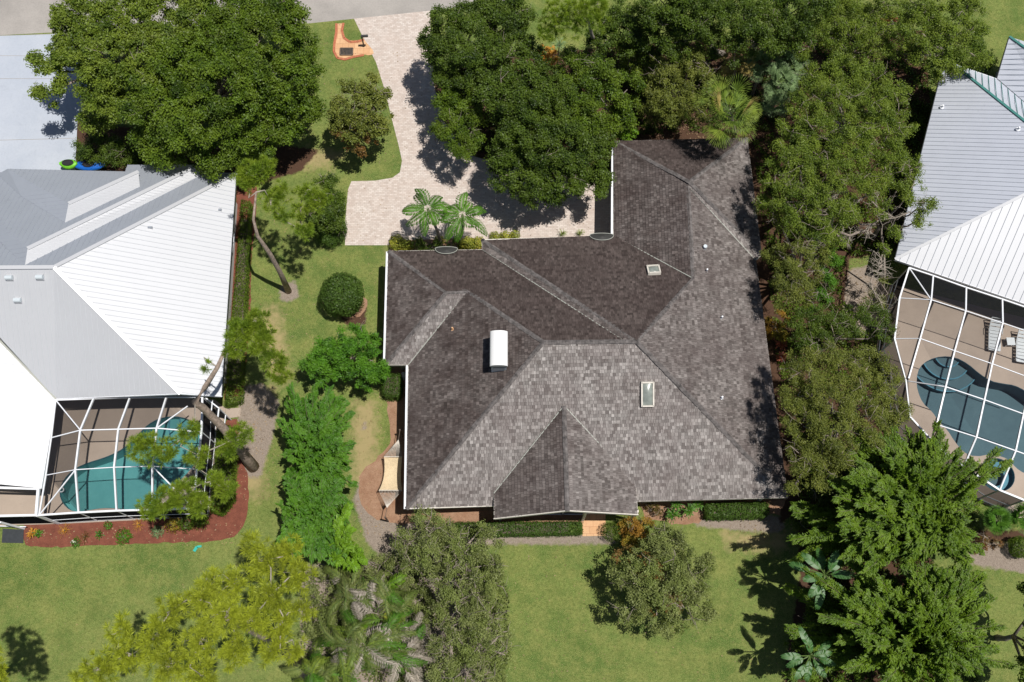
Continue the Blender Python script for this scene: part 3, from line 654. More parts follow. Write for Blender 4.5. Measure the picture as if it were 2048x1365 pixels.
def hN1(x, y): return hN(x, y, 3.95)
q1, q2 = hN2(399, 330), hN2(55, 498)
metal_face([hN2(255, 330), q1, q2, hN2(-60, 382), hN2(-60, 345), hN2(250, 344)], (1, 0), lh, M['shade_metal'], .3, .02, .02, name='dormer_roof')
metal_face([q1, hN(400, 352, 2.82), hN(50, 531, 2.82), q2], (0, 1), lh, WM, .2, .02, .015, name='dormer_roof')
metal_face([q2, hN(50, 531, 2.82), hN(-70, 418, 2.82), hN2(-60, 382)], (0, 1), lh, M['shade_metal'], .3, .02, .015, name='dormer_roof')
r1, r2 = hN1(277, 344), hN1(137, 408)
metal_face([r1, r2, hN1(62, 366), hN1(15, 338)], (1, 0), lh, M['shade_metal'], .3, .02, .02, name='dormer_roof')
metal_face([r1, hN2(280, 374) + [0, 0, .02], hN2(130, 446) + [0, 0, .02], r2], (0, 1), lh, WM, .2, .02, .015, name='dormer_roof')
metal_face([r2, hN2(130, 446) + [0, 0, .02], hN2(44, 394) + [0, 0, .02], hN2(-4, 350) + [0, 0, .02], hN1(15, 338), hN1(62, 366)], (0, 1), lh, M['shade_metal'], .3, .02, .015, name='dormer_roof')
for a, b in ((A1, R0), (R0, A3), (R0, Rw), (q1, q2), (r1, r2)): strip([(a, b)], WM, .22, .04, 'ridge_cap', lh, .03)
strip([(A4, A4 + [-7.4, 7.4, 3.7])], M['flash'], .1, .03, 'valley', lh, .04)
for a, b in ((A1, A2), (A3, A4), (A2, A3), (A4, B2), (An, A1)): eave(a, b, M['bronze'] if a is A1 else M['frame'], lh)
eave(B2, B2 + [-6, .2, 0], M['frame'], lh)
lw = [(A1[0] - .6, A1[1] - .7), (-40, A1[1] - .7), (-40, B2[1] + .6), (B2[0] - 2.2, B2[1] + .7), (A4[0] - 2.2, A4[1] + 1.8), (A2[0] - .6, A2[1] + 1.6)]
m = MB(); m.prism(lw, -.05, 2.62); m.build('wall', M['wall_white'], lh)
for y in (18.5, 22, 26): window((A1[0] + A2[0]) / 2 - .58, y, .9, 2.2, 1.3, lh, math.pi / 2)
for x in (-23.5, -20.2): window(x, A4[1] + 1.76, .05, 2.2, 2.4, lh, 0, 3)
def lvent(px, py, e, w, h, l, mat=M['galv'], ang=0):
    if e is SE:
        n_ = np.cross(A4 - R0, A3 - R0); d = ray(px, py); p = CAM + d * (((R0 - CAM) @ n_) / (d @ n_)) + [0, 0, .05]
        if px < 108: p = CAM + d * (((R0 - CAM) @ np.cross([1, 0, 0], A4 - R0)) / (d @ np.cross([1, 0, 0], A4 - R0))) + [0, 0, .04]
    else: p = hp(px, py, *e, .5, 2.8)
    m = MB(); m.box((p[0] - w / 2, p[1] - l / 2, p[2] - .1), (p[0] + w / 2, p[1] + l / 2, p[2] + h)); o = m.build('roof_vent', M['white_metal'], lh)
    k = MB(); k.tube([(p[0] - w / 2 - .01, p[1] - l * .1, p[2] + h), (p[0] + w / 2 + .01, p[1] - l * .1, p[2] + h)], l * .42, 10); k.build('vent_hood', mat, o)
SE = ((112, 798), (361, 790))
for x, y in ((21, 557), (82, 556), (38, 602)): lvent(x, y, SE, .36, .14, .3)
lvent(301, 456, EE, .22, .1, .12, M['seam']); lvent(441, 421, EE, .14, .12, .14, M['seam'])
rh = thing('metal_roof_house', 'house with a silvery standing seam metal roof at the right edge of the photo', 'house', (28, 26, 0))
WE = ((1882, 148), (1790, 519)); K0 = P(1790, 519, 2.8); wq = lambda x, y: hp(x, y, *WE, .5, 2.8)
# eave runs north to south, upslope lies to its left (east)
Q1 = wq(2048, 390); Qe = K0 + (Q1 - K0) * 1.35; T0 = wq(1904, 127); Q2 = wq(2048, 242); Qn = T0 + (Q2 - T0) * 1.25
k1 = P(1882, 148, 2.8); sdir = nrm(P(2048, 607, 2.8) - K0); wdir = nrm(K0 - k1)
metal_face([k1, K0, Qe, Qn, T0], wdir[:2], rh, M['grey_metal'], .30, .022, .025, M['seam'], name='roof')
metal_face([K0, K0 + sdir * 22, Qe + sdir * 8, Qe], sdir[:2], rh, WM, .42, .024, .025, M['seam'], name='roof')
N2p = P(1993, 158, 2.8); vdir = P(2048, 205, 3.6); vN = N2p + (vdir - N2p) * 2.2; hN_ = T0 + (Q2 - T0) * 1.25
metal_face([T0, N2p, vN, hN_], sdir[:2], rh, M['grey_metal'], .42, .03, .03, M['green_trim'], name='roof')
o1 = P(2019, 74, 2.8); o2 = P(2048, 95, 3.3); o2 = o1 + (o2 - o1) * 3
metal_face([o1, N2p + [.02, 0, .05], vN + [0, 0, .05], o2], wdir[:2], rh, M['grey_metal'], .42, .03, .03, M['seam'], name='roof')
metal_face([o1, o2, o1 + sdir * 12], sdir[:2], rh, M['grey_metal'], .42, .03, .03, M['seam'], name='roof')
for a, b, mt in ((T0, Qn, M['green_trim']), (K0, Qe, WM), (o1, o2, M['green_trim'])): strip([(a, b)], mt, .16, .04, 'ridge_cap', rh, .03)
for a, b, mt in ((k1, K0, M['bronze']), (K0, K0 + sdir * 22, M['frame']), (o1, N2p, M['bronze']), (T0, N2p, M['frame'])): eave(a, b, mt, rh)
ed = nrm(-np.array([wdir[1], -wdir[0], 0])); ed = ed if ed[0] > 0 else -ed
w0 = K0 + ed * .7 + wdir * -.2; w1 = k1 + ed * .7 + wdir * .6; m = MB()
m.prism([tuple(w0[:2] - wdir[:2] * 1.5), tuple(w1[:2]), tuple((w1 + sdir * 15)[:2]), tuple((w0 - wdir * 1.5 + sdir * 15)[:2])][::-1], -.05, 2.62); m.build('wall', M['wall_white'], rh)
on = nrm(o1 - N2p); w2 = N2p + sdir * .6 - on * 2; w3 = o1 + sdir * .6 - on * .6; m = MB(); m.prism([tuple(w2[:2]), tuple((w2 + sdir * 9)[:2]), tuple((w3 + sdir * 9)[:2]), tuple(w3[:2])], -.05, 2.6); m.build('wall', M['wall_white'], rh)
for px, py in ((1883, 216), (2035, 260)):
    p = wq(px, py); m = MB(); m.tube([p - [0, 0, .1], p + [0, 0, .28]], .06, 8); m.tube([p, p + [0, 0, .08]], .13, 8); m.build('vent_pipe', M['frame'], rh)
# ------------------------------------------------------------------ screen enclosures
def bars(par, name, pts, w, h=None, mat=None):
    m = MB()
    for a, b in zip(pts[:-1], pts[1:]): m.bar(a, b, w, h or w)
    return m.build(name, mat or M['frame'], par)
def panel(par, pts, name='screen'):
    m = MB(); m.add([tuple(p) for p in pts], [tuple(range(len(pts)))] if len(pts) < 5 else [tuple(t) for t in tessellate_polygon([[Vector(p) for p in pts]])]); return m.build(name, M['mesh'], par)
le = thing('screen_enclosure', 'white framed pool screen enclosure over the teal pool, a pine leaning across it', 'pool cage', (*P(250, 930)[:2], 0))
att = [P(x, y, 2.85) for x, y in ((187.5, 798), (260, 796), (333, 795), (405, 795))]
r1_ = [P(x, y, 3.9) for x, y in ((161, 861), (237, 859), (313.5, 857))] + [P(403, 864.5, 2.8)]
r2_ = [P(x, y, 3.9) for x, y in ((151, 940), (228.6, 935), (305, 933))] + [P(394, 939, 2.8)]
bt = [P(x, y, 2.75) for x, y in ((157.7, 1025.7), (233.5, 1022), (305, 1020), (387, 1017))]
b0 = P(78.5, 1031, 2.75); c0 = P(112, 801, 2.85); w1_, w2_ = P(103, 876, 2.85), P(92, 951, 2.85)
for i in range(3): bars(le, 'beam', [att[i], r1_[i], r2_[i], bt[i]], .085, .14)
bars(le, 'beam', [att[3], r1_[3], r2_[3], bt[3]], .1, .12)
bars(le, 'purlin', [w1_] + r1_, .06); bars(le, 'purlin', [w2_] + r2_, .045); bars(le, 'eave_beam', [b0] + bt, .1, .12); bars(le, 'eave_beam', [c0] + att, .07, .1)
bars(le, 'eave_beam', [c0, w1_, w2_, b0], .07, .08)
for a, b in ((c0, r1_[0]), (r2_[0], b0), (r1_[2], P(375, 813, 2.85)), (r2_[2], bt[3])): bars(le, 'brace', [a, b], .06)
g0 = lambda p: np.array([p[0], p[1], .03])
for i, p in enumerate([b0] + bt + [r2_[3], r1_[3], att[3]]): bars(le, 'post', [p, g0(p)], .1 if i in (0, 4) else .055)
for z in (1.1, .12): bars(le, 'rail', [g0(b0) + [0, 0, z]] + [g0(p) + [0, 0, z] for p in bt + [r2_[3], r1_[3], att[3]]], .05)
bars(le, 'kickplate', [g0(p) + [0, 0, .14] for p in [b0] + bt], .03, .3, M['bronze'])
cx0 = P(438, 818, 0); dd = P(447, 836, 0)
panel(le, [b0, bt[0], g0(bt[0]), g0(b0)])
for i in range(3): panel(le, [bt[i], bt[i + 1], g0(bt[i + 1]), g0(bt[i])])
for p, q in ((bt[3], r2_[3]), (r2_[3], r1_[3]), (r1_[3], att[3])): panel(le, [p, q, g0(q), g0(p)])
grid = [[c0] + att, [w1_] + r1_, [w2_] + r2_, [b0] + bt]
for j in range(3):
    for i in range(4):
        panel(le, [grid[j][i], grid[j][i + 1], grid[j + 1][i + 1]]); panel(le, [grid[j][i], grid[j + 1][i + 1], grid[j + 1][i]])
# the door bay at the corner of the house
dA, dB = P(413, 795, 2.6), P(440, 818, 2.6)
dp = [P(411, 796, 2.6), P(438, 817, 2.6), P(434, 850, 2.6)]
bars(le, 'door_frame', dp, .07); bars(le, 'door_frame', [P(425, 801, 2.6), P(422, 832, 2.6)], .05); 
for p in dp: bars(le, 'post', [p, g0(p)], .06)
bars(le, 'door_frame', [p - [0, 0, 1.4] for p in dp], .05); panel(le, [dp[0], dp[1], g0(dp[1]), g0(dp[0])])
l2 = thing('screen_enclosure', 'narrow screened bay with white frame at the bottom left corner, left of the teal pool', 'pool cage', (*P(40, 1035)[:2], 0))
e0, e1_, e2_ = P(-80, 1034, 2.75), P(73, 1031, 2.75), P(77, 979, 2.85); bars(l2, 'eave_beam', [e0, e1_], .12, .14); bars(l2, 'beam', [e2_, e1_], .14, .16)
bars(l2, 'post', [e1_, g0(e1_)], .13); bars(l2, 'post', [P(0, 1045, 2.4), P(48, 1058, .05)], .1, .1); bars(l2, 'rail', [P(-60, 1051, .5), P(52, 1054, .5)], .05)
panel(l2, [e0, e1_, g0(e1_), g0(e0)]); bars(l2, 'eave_beam', [P(-30, 976, 2.8), e2_], .08)
re = thing('screen_enclosure', 'white framed pool screen enclosure over the slate blue pool', 'pool cage', (*P(1960, 800)[:2], 0))
HT = 3.7
RT = [[P(1818, 536, 2.75), P(1866, 552, 2.8), P(1932, 575.5, 2.8), P(2004, 599, 2.8), P(2080, 625, 2.8)],
      [P(1799, 596.5, 2.8), P(1862, 600, HT), P(1931, 622, HT), P(2005, 646.5, HT), P(2080, 672, HT)],
      [P(1789, 678, 2.8), P(1840, 677.5, HT), P(1909, 702, HT), P(1984, 728, HT), P(2062, 757, HT)],
      [P(1812, 762, 2.8), P(1817, 757, 3.0), P(1891, 774, HT), P(1968.5, 800, HT), P(2046.6, 828.5, HT)],
      [P(1820, 834, 2.8), P(1820, 834, 2.8), P(1873, 849.5, 3.4), P(1952.6, 874.5, HT), P(2031, 902, HT)],
      [P(1880, 900, 2.8), P(1880, 900, 2.8), P(1880, 900, 2.8), P(1927, 934, 2.75), P(1999, 981, 2.75)]]
for i in range(1, 5): bars(re, 'beam', [RT[j][i] for j in range(6) if not (i == 1 and j > 3) and not (i == 2 and j > 5)], .08, .13)
bars(re, 'eave_beam', [RT[j][0] for j in range(6)], .09, .1); bars(re, 'eave_beam', RT[0], .08, .1)
for j in (1, 2): bars(re, 'purlin', RT[j], .045)
bars(re, 'purlin', [RT[3][0], RT[3][2], RT[3][3], RT[3][4], RT[3][4] + sdir * 2.5], .055); bars(re, 'purlin', RT[4][2:] + [RT[4][4] + sdir * 2.5], .055)
bars(re, 'purlin', [RT[2][4], RT[2][4] + sdir * 2], .055); bars(re, 'purlin', [RT[1][4], RT[1][4] + sdir * 2], .055)
bars(re, 'eave_beam', [RT[5][2], RT[5][3], RT[5][4], P(2048, 1001, 2.75), P(2110, 1026, 2.75)], .1, .12)
bars(re, 'brace', [RT[0][0], RT[1][1]], .06)
for p in [RT[j][0] for j in range(6)] + [RT[5][3], RT[5][4], P(2048, 1001, 2.75)]: bars(re, 'post', [p, g0(p)], .07)
for z in (1.0, .12): bars(re, 'rail', [g0(RT[j][0]) + [0, 0, z] for j in range(6)] + [g0(p) + [0, 0, z] for p in (RT[5][3], RT[5][4], P(2048, 1001, 2.75))], .05)
for j in range(5):
    a, b = RT[j][0], RT[j + 1][0]; panel(re, [a, b, g0(b), g0(a)])
for a, b in ((RT[5][2], RT[5][3]), (RT[5][3], RT[5][4]), (RT[5][4], P(2048, 1001, 2.75))): panel(re, [a, b, g0(b), g0(a)])
for j in range(5):
    for i in range(4):
        a, b, c_, d = RT[j][i], RT[j][i + 1], RT[j + 1][i + 1], RT[j + 1][i]
        for t in ((a, b, c_), (a, c_, d)):
            if np.linalg.norm(np.cross(t[1] - t[0], t[2] - t[0])) > .05: panel(re, t)
# ------------------------------------------------------------------ pool furniture, small objects
def lounger(px, py, ang, label, back=.35):
    c_ = P(px, py, .35); t = thing('sun_lounger', label, 'sun lounger', (c_[0], c_[1], .05), 'white sun loungers on the deck of the slate blue pool')
    ca, sa = math.cos(ang), math.sin(ang)
    def R(a, b, z): return (c_[0] + a * ca - b * sa, c_[1] + a * sa + b * ca, z)
    Lh, Wh = .98, .33
    m = MB()
    for b in (-Wh, Wh): m.bar(R(-Lh, b, .36), R(Lh * .35, b, .36), .05, .06); m.bar(R(Lh * .35, b, .36), R(Lh, b, .36 + back), .05, .06)
    m.bar(R(-Lh, -Wh, .36), R(-Lh, Wh, .36), .05, .06); m.bar(R(Lh, -Wh, .36 + back), R(Lh, Wh, .36 + back), .05, .05)
    m.build('frame', M['lounge'], t)
    for i in range(7):
        a = -Lh * .93 + i * .215; m = MB(); m.bar(R(a, -Wh * .93, .385), R(a, Wh * .93, .385), .19, .025); m.build('strap', M['lounge'], t)
    for i in range(3):
        k0 = .12 + i * .3; a0, z0 = Lh * .35 + (Lh * .65) * k0, .385 + back * k0; m = MB(); m.bar(R(a0, -Wh * .93, z0), R(a0, Wh * .93, z0), .17, .025, up=(-back * ca, -back * sa, Lh * .65)); m.build('strap', M['lounge'], t)
    for a, b in ((-.8, -Wh), (-.8, Wh), (.5, -Wh), (.5, Wh)): m = MB(); m.bar(R(a, b, .05), R(a, b, .35), .045, .045); m.build('leg', M['lounge'], t)
    for b in (-Wh, Wh): m = MB(); m.tube([R(.05, b * 1.15, .38), R(.05, b * 1.15, .55), R(.45, b * 1.15, .58), R(.5, b * 1.15, .38)], .022, 6); m.build('armrest', M['lounge'], t)
lounger(1989, 671, math.radians(80), 'white sun lounger on the tan deck, left of the small white side table')
lounger(2044, 694, math.radians(80), 'white sun lounger at the right photo edge, right of the small white side table')
def side_table(px, py, label):
    c_ = P(px, py, .45); t = thing('side_table', label, 'table', (c_[0], c_[1], .05)); m = MB(); m.box((c_[0] - .24, c_[1] - .24, .42), (c_[0] + .24, c_[1] + .24, .45)); m.build('tabletop', M['lounge'], t)
    for a in (-.2, .2):
        for b in (-.2, .2): m = MB(); m.box((c_[0] + a - .02, c_[1] + b - .02, .05), (c_[0] + a + .02, c_[1] + b + .02, .419)); m.build('leg', M['frame'], t)
side_table(2022, 683, 'small square white side table between the two sun loungers')
# hammock
def hammock():
    a, b = P(797, 880, 1.35), P(774, 1016, 1.35); t = thing('hammock', 'cream rope hammock with white end cords strung beside the left wall of the shingled house', 'hammock', (*((a + b) / 2)[:2], 0))
    d = nrm(b - a); s1 = P(788, 914, 1.0), P(1, 1, 1)
    TL, TR = P(768, 914, .95), P(804, 914, .95); BL, BR = P(758, 981, .95), P(804, 981, .95)
    nx_, ny_ = 18, 26; vs = []
    for j in range(ny_ + 1):
        v = j / ny_; l, r = TL + (BL - TL) * v, TR + (BR - TR) * v; nar = .09 * 4 * v * (1 - v)
        for i in range(nx_ + 1):
            u = i / nx_; u2 = nar + u * (1 - 2 * nar) * 1.0; p = l + (r - l) * u2; p = p - [0, 0, .45 * 4 * v * (1 - v) * .8 + .22 * 4 * u * (1 - u)]; vs.append(p)
    m = MB()
    for j in range(0, ny_):
        for i in range(nx_):
            q = [vs[j * (nx_ + 1) + i], vs[j * (nx_ + 1) + i + 1], vs[(j + 1) * (nx_ + 1) + i + 1], vs[(j + 1) * (nx_ + 1) + i]]
            m.bar(q[0], q[2], .028, .012); m.bar(q[1], q[3], .028, .012)
    m.build('netting', M['rope'], t)
    for l, r in ((TL, TR), (BL, BR)): m = MB(); m.tube([l, r], .025, 8); m.build('spreader_bar', M['rope_pale'], t)
    for l, r, e in ((TL, TR, a), (BL, BR, b)):
        m = MB()
        for k in range(15): m.bar(l + (r - l) * k / 14, e, .014, .014)
        m.build('end_cords', M['rope_pale'], t)
    for e, dv in ((a, -d), (b, d)):
        g = e + dv * .55; m = MB(); m.tube([(g[0], g[1], 0), (g[0], g[1], 1.5)], .05, 8); m.bar(e, (g[0], g[1], 1.42), .03, .03); m.build('post', M['dark_bark'], t)
hammock()
# drain grate and mailbox beside the drive
gp = P(693, 104, .03); t = thing('drain_grate', 'dark rusty drain grate set in the orange paving by the street', 'grate', (*gp[:2], 0)); m = MB(); gw, gh = .42, .27
for a, b in (((-gw, -gh), (gw, -gh)), ((gw, -gh), (gw, gh)), ((gw, gh), (-gw, gh)), ((-gw, gh), (-gw, -gh))): m.bar((gp[0] + a[0], gp[1] + a[1], .05), (gp[0] + b[0], gp[1] + b[1], .05), .07, .06)
m.build('rim', M['dark_bark'], t); m = MB()
for i in range(9): m.bar((gp[0] - gw + .06 + i * .09, gp[1] - gh, .045), (gp[0] - gw + .06 + i * .09, gp[1] + gh, .045), .03, .03)
m.build('grille', M['dark_bark'], t); m = MB(); m.box((gp[0] - gw, gp[1] - gh, .018), (gp[0] + gw, gp[1] + gh, .022)); m.build('pit', M['black'], t)
mp_ = P(728, 94, 0); t = thing('mailbox', 'black mailbox on a short post standing on the orange paving beside the driveway', 'mailbox', (*mp_[:2], 0)); m = MB(); m.tube([(mp_[0], mp_[1], 0), (mp_[0], mp_[1], 1.05)], .05, 8); m.build('post', M['black'], t)
m = MB(); m.tube([(mp_[0] - .05, mp_[1], 1.15), (mp_[0] + .42, mp_[1] + .03, 1.15)], .09, 10); m.build('box', M['black'], t)
# toy / kayak cart at the left garage
def blob_obj(name, mat, par, c_, r, seed=0, squash=(1, 1, 1), noise_=.2):
    bm = bmesh.new(); bmesh.ops.create_icosphere(bm, subdivisions=3, radius=1); rg = np.random.default_rng(seed); ph = rg.uniform(0, 6, 6)
    o_ = base_of(par)
    for v in bm.verts:
        k = 1 + noise_ * (math.sin(v.co.x * 4 + ph[0]) * math.sin(v.co.y * 5 + ph[1]) + .6 * math.sin(v.co.z * 7 + v.co.x * 3 + ph[2]))
        v.co = Vector((c_[0] - o_[0] + v.co.x * r * k * squash[0], c_[1] - o_[1] + v.co.y * r * k * squash[1], c_[2] - o_[2] + v.co.z * r * k * squash[2]))
    me = bpy.data.meshes.new(name); bm.to_mesh(me); bm.free(); me.polygons.foreach_set('use_smooth', [True] * len(me.polygons)); return link(name, me, mat, par)
def kayak(name, label, x0, x1, y, z, w, mat, grp=None, cat='kayak'):
    a, b = P(x0, y, z), P(x1, y, z); t = thing(name, label, cat, (*((a + b) / 2)[:2], 0), grp); n = 16; m = MB(); vs = []
    for i in range(n + 1):
        u = i / n; r = w * math.sin(math.pi * min(max(u, .02), .98)) ** .6; c_ = a + (b - a) * u
        for k in range(10):
            q = 2 * math.pi * k / 10; vs.append((c_[0], c_[1] + math.cos(q) * r, z + math.sin(q) * r * .6 + .12 * (2 * u - 1) ** 2))
    m.add(vs, [(i * 10 + k, i * 10 + (k + 1) % 10, (i + 1) * 10 + (k + 1) % 10, (i + 1) * 10 + k) for i in range(n) for k in range(10)] + [tuple(range(10)), tuple(n * 10 + k for k in range(10))[::-1]]); m.build('hull', mat, t, True)
    mid = (a + b) / 2; e = MB(); an = np.linspace(0, 2 * math.pi, 15); e.tube([(mid[0] + .36 * math.cos(q), mid[1] + .2 * math.sin(q), z + w * .62) for q in an], .025, 6, False); e.build('cockpit_rim', M['black'], t)
    s = MB(); s.add([(mid[0] + .34 * math.cos(q), mid[1] + .18 * math.sin(q), z + w * .615) for q in an[:-1]], [tuple(range(14))]); s.build('seat', M['black'], t)
kayak('kayak', 'lime green kayak by the garage of the white roofed house, beneath the big tree', 120, 156, 329, .6, .36, M['green_plastic'])
kayak('kayak', 'blue kayak lying next to the lime green one beside the garage', 146, 212, 332, .45, .38, M['blue_plastic'])
# teal scrap on lawn
m = MB(); ps = [P(x, y, .03) for x, y in ((388, 1103), (394, 1094), (403, 1093))]; m.bar(ps[0], ps[1], .16, .03); m.bar(ps[1], ps[2], .12, .03); setp(m.build('plastic_scrap', M['teal_tarp']), 'small bent teal plastic scrap on the lawn below the red mulch bed', 'plastic scrap')
m = MB(); p = P(22, 1072, .02); m.prism(PP([(6, 1058), (48, 1060), (47, 1087), (4, 1086)]), 0, .04); setp(m.build('door_mat', M['bronze']), 'dark square mat on the ground at the bottom left enclosure door', 'mat')
p = P(1265, 136, .8); t = thing('utility_box', 'small brown box standing among the trees behind the shingled house', 'box', (*p[:2], 0)); m = MB(); m.box((p[0] - .2, p[1] - .15, 0), (p[0] + .2, p[1] + .15, .8)); m.build('cabinet', M['wood'], t); m = MB(); m.box((p[0] - .23, p[1] - .18, .8), (p[0] + .23, p[1] + .18, .86)); m.build('lid', M['wall'], t)
p = P(808, 752, .5); t = thing('water_tank', 'small white round tank in the shaded corner of the shingled house wall', 'tank', (*p[:2], 0)); m = MB(); m.tube([(p[0], p[1], 0), (p[0], p[1], .75)], .16, 14); m.build('tank', M['frame'], t); m = MB(); m.tube([(p[0], p[1], .75), (p[0], p[1], .8)], [.13, .1], 12); m.build('lid', M['wall_white'], t)
# ------------------------------------------------------------------ plants
def puff_leaves(lv, cs, prs, dens, L, Wd, squash=.75, up=.6, tv=.24):
    """leaves scattered through a set of small leaf clumps (centres cs, radii prs)"""
    L *= .76; Wd *= .78
    for c_, pr in zip(cs, prs):
        n = int(dens * 1.7 * math.pi * pr * pr) + 6; d = rdir(n); d[:, 2] = np.where(rng.random(n) < .3, -np.abs(d[:, 2]) * .6, np.abs(d[:, 2]))
        r = pr * np.minimum(1.35, .28 + .62 * np.abs(rng.normal(size=n))); C = c_ + d * r[:, None] * [1, 1, squash]
        N = nrm(d * .5 + [0, 0, up] + rdir(n) * .75); D = nrm(np.cross(N, rdir(n))); S = np.cross(N, D)
        lv.add(C, D, S, L * rng.uniform(.7, 1.3, n), Wd * rng.uniform(.7, 1.3, n), np.clip(rng.normal(.5 + rng.normal() * tv, .25, n), 0, 1), .15)
def blobs3(blobs):
    out = []
    for b in blobs:
        x, y, r, z = b[:4]; sq = b[4] if len(b) > 4 else .55; C = P(x, y, z); R = r * scale(C); out.append((C - [0, 0, R * sq * .45], R, sq))
    return out
def sample_puffs(B, pr, cover=1.5, shell=.62, low=.25):
    cs, prs = [], []
    for C, R, sq in B:
        k = max(1, int(cover * (R / pr) ** 2))
        for _ in range(k):
            d = rdir(1)[0]
            if rng.random() > low: d[2] = abs(d[2])
            p = pr * rng.uniform(.6, 1.3); rr = max(0, R - p * .6) * rng.uniform(shell, 1.08)
            q = C + d * rr * np.array([1, 1, sq]) + [0, 0, rng.normal() * .12]
            f = math.sin(q[0] * 3.1 + C[2] * 9) * math.sin(q[1] * 2.7 + C[0]) + .7 * math.sin(q[0] * 5.3 + q[1] * 4.1)
            if f < -.1:
                if rng.random() < .45: continue
                q = q - [0, 0, .5 + .5 * rng.random()]
            cs.append(q); prs.append(p)
    return cs, prs
def limbs(m, base, tops, r0, fork=.4, twigs=0, cs=None, sag=0, twr=.018):
    base = np.array(base, float); c_ = np.mean(tops, 0); fk = base + (c_ - base) * fork; fk[2] = base[2] + (c_[2] - base[2]) * fork
    mid = (base + fk) / 2 + rng.normal(size=3) * [.08, .08, 0]
    m.tube([base - [0, 0, .05], base + [0, 0, .15], mid, fk], [r0 * 1.3, r0, r0 * .85, r0 * .7], 9)
    for t in tops:
        a = fk + rng.normal(size=3) * .03; b = (a + t) / 2 + rng.normal(size=3) * [.3, .3, .15]; m.tube([a, b, t], [r0 * .55, r0 * .34, r0 * .14], 6)
    if cs is not None and len(cs):
        T = np.array(tops)
        for i in rng.choice(len(cs), min(twigs, len(cs)), replace=False):
            p = cs[i]; k = T[np.argmin(np.linalg.norm(T - p, axis=1))]; q = p + nrm(p - k) * rng.uniform(.1, .5) + [0, 0, rng.uniform(.0, .3)]
            mm = (k + q) / 2 + rng.normal(size=3) * .15; m.tube([k, mm, q], [twr * 2, twr * 1.4, twr * .6], 4)
def tree(name, label, blobs, mat, trunk=None, cat='tree', bark='bark', pr=.62, dens=330, L=.19, Wd=.105, cover=1.6, r0=None, twigs=8, group=None, extra=None, up=.6, shell=.62, twigmat=None, stem='trunk', zb=0, low=.25):
    B = blobs3(blobs); c_ = np.mean([b[0] for b in B], 0)
    pr *= .68; cover *= 1.5; base = P(*trunk, 0) if trunk else np.array([c_[0], c_[1], 0]); t = thing(name, label, cat, (base[0], base[1], zb), group)
    cs, prs = sample_puffs(B, pr, cover, shell, low); lv = LV(); puff_leaves(lv, cs, prs, dens, L, Wd, up=up)
    lv.build('crown', L_[mat], t)
    H_ = max(b[0][2] for b in B); r0 = r0 or max(.05, .035 * H_); m = MB(); limbs(m, base, [b[0] for b in B], r0)
    if twigs:
        T = np.array([b[0] for b in B])
        for i in rng.choice(len(cs), min(twigs, len(cs)), replace=False):
            p = cs[i]; k = T[np.argmin(np.linalg.norm(T - p, axis=1))]; d = nrm(p - k + [0, 0, .4]); q = p + d * rng.uniform(.2, .5); s0 = k + (p - k) * .3
            mm = (s0 + q) / 2 + rng.normal(size=3) * .18; m.tube([s0, mm, q], [.026, .018, .007], 4)
            for _ in range(2): e = mm + rdir(1)[0] * [.7, .7, .3] + [0, 0, .25]; m.tube([mm, (mm + e) / 2 + rng.normal(size=3) * .06, e], [.012, .009, .004], 4)
    m.build(stem, M[bark], t, True)
    for em, eb, ed_ in (extra or []):
        B2_ = blobs3(eb); c2, p2 = sample_puffs(B2_, pr * .7, 1.3); lv = LV(); puff_leaves(lv, c2, p2, ed_, L, Wd); lv.build('foliage_patch', L_[em], t)
    return t
def pine(name, label, pads, mat, base, path, r0, bark='pine_bark', dens=11, nl=.30, group=None, cones=0, cat='pine tree'):
    """needle tufts gathered in pads at branch ends; path = trunk points (px,py,z)"""
    b = P(*base, 0); t = thing(name, label, cat, (b[0], b[1], 0), group); pts = [b - [0, 0, .05]] + [P(*q) for q in path]; m = MB()
    rad = [r0 * 1.25] + [r0 * (1 - .8 * (i + 1) / len(path)) ** .8 for i in range(len(path))]; m.tube(pts, rad, 10); tr = m.build('trunk', M[bark], t, True)
    B = blobs3(pads); lv = LV(); bm_ = MB(); tp = np.array(pts[1:])
    B = sorted(B, key=lambda q: np.min(np.linalg.norm(tp - q[0], axis=1)))
    for C, R, sq in B:
        k = max(3, int(dens * 2.6 * R * R * 3.1)); a = tp[np.argmin(np.linalg.norm(tp - C, axis=1))]; tp = np.vstack([tp, C]); md = (a + C) / 2 + rng.normal(size=3) * [.25, .25, .1]
        bm_.tube([a, md, C], [min(.05, r0 * .3), .032, .014], 5)
        for _ in range(k):
            d = rdir(1)[0]; d[2] = abs(d[2]) if rng.random() < .8 else d[2]; tip = C + d * R * rng.uniform(.3, 1.05) * np.array([1, 1, sq])
            if rng.random() < .12: mm = (C + tip) / 2 + rng.normal(size=3) * .12 - [0, 0, .1]; bm_.tube([C, mm, tip], [.016, .012, .006], 4, False)
            n = 42; dd = nrm(rdir(n) + d * .7 + [0, 0, .35]); ln = nl * rng.uniform(.7, 1.15, n); s_ = nrm(np.cross(dd, rdir(n)))
            lv.add(tip + dd * ln[:, None] * .5, dd, s_, ln, .024, np.clip(rng.normal(.5 + rng.normal() * .16, .2, n), 0, 1))
    lv.build('crown', L_[mat], t); bm_.build('branches', M['pale_bark'], t, True); return t
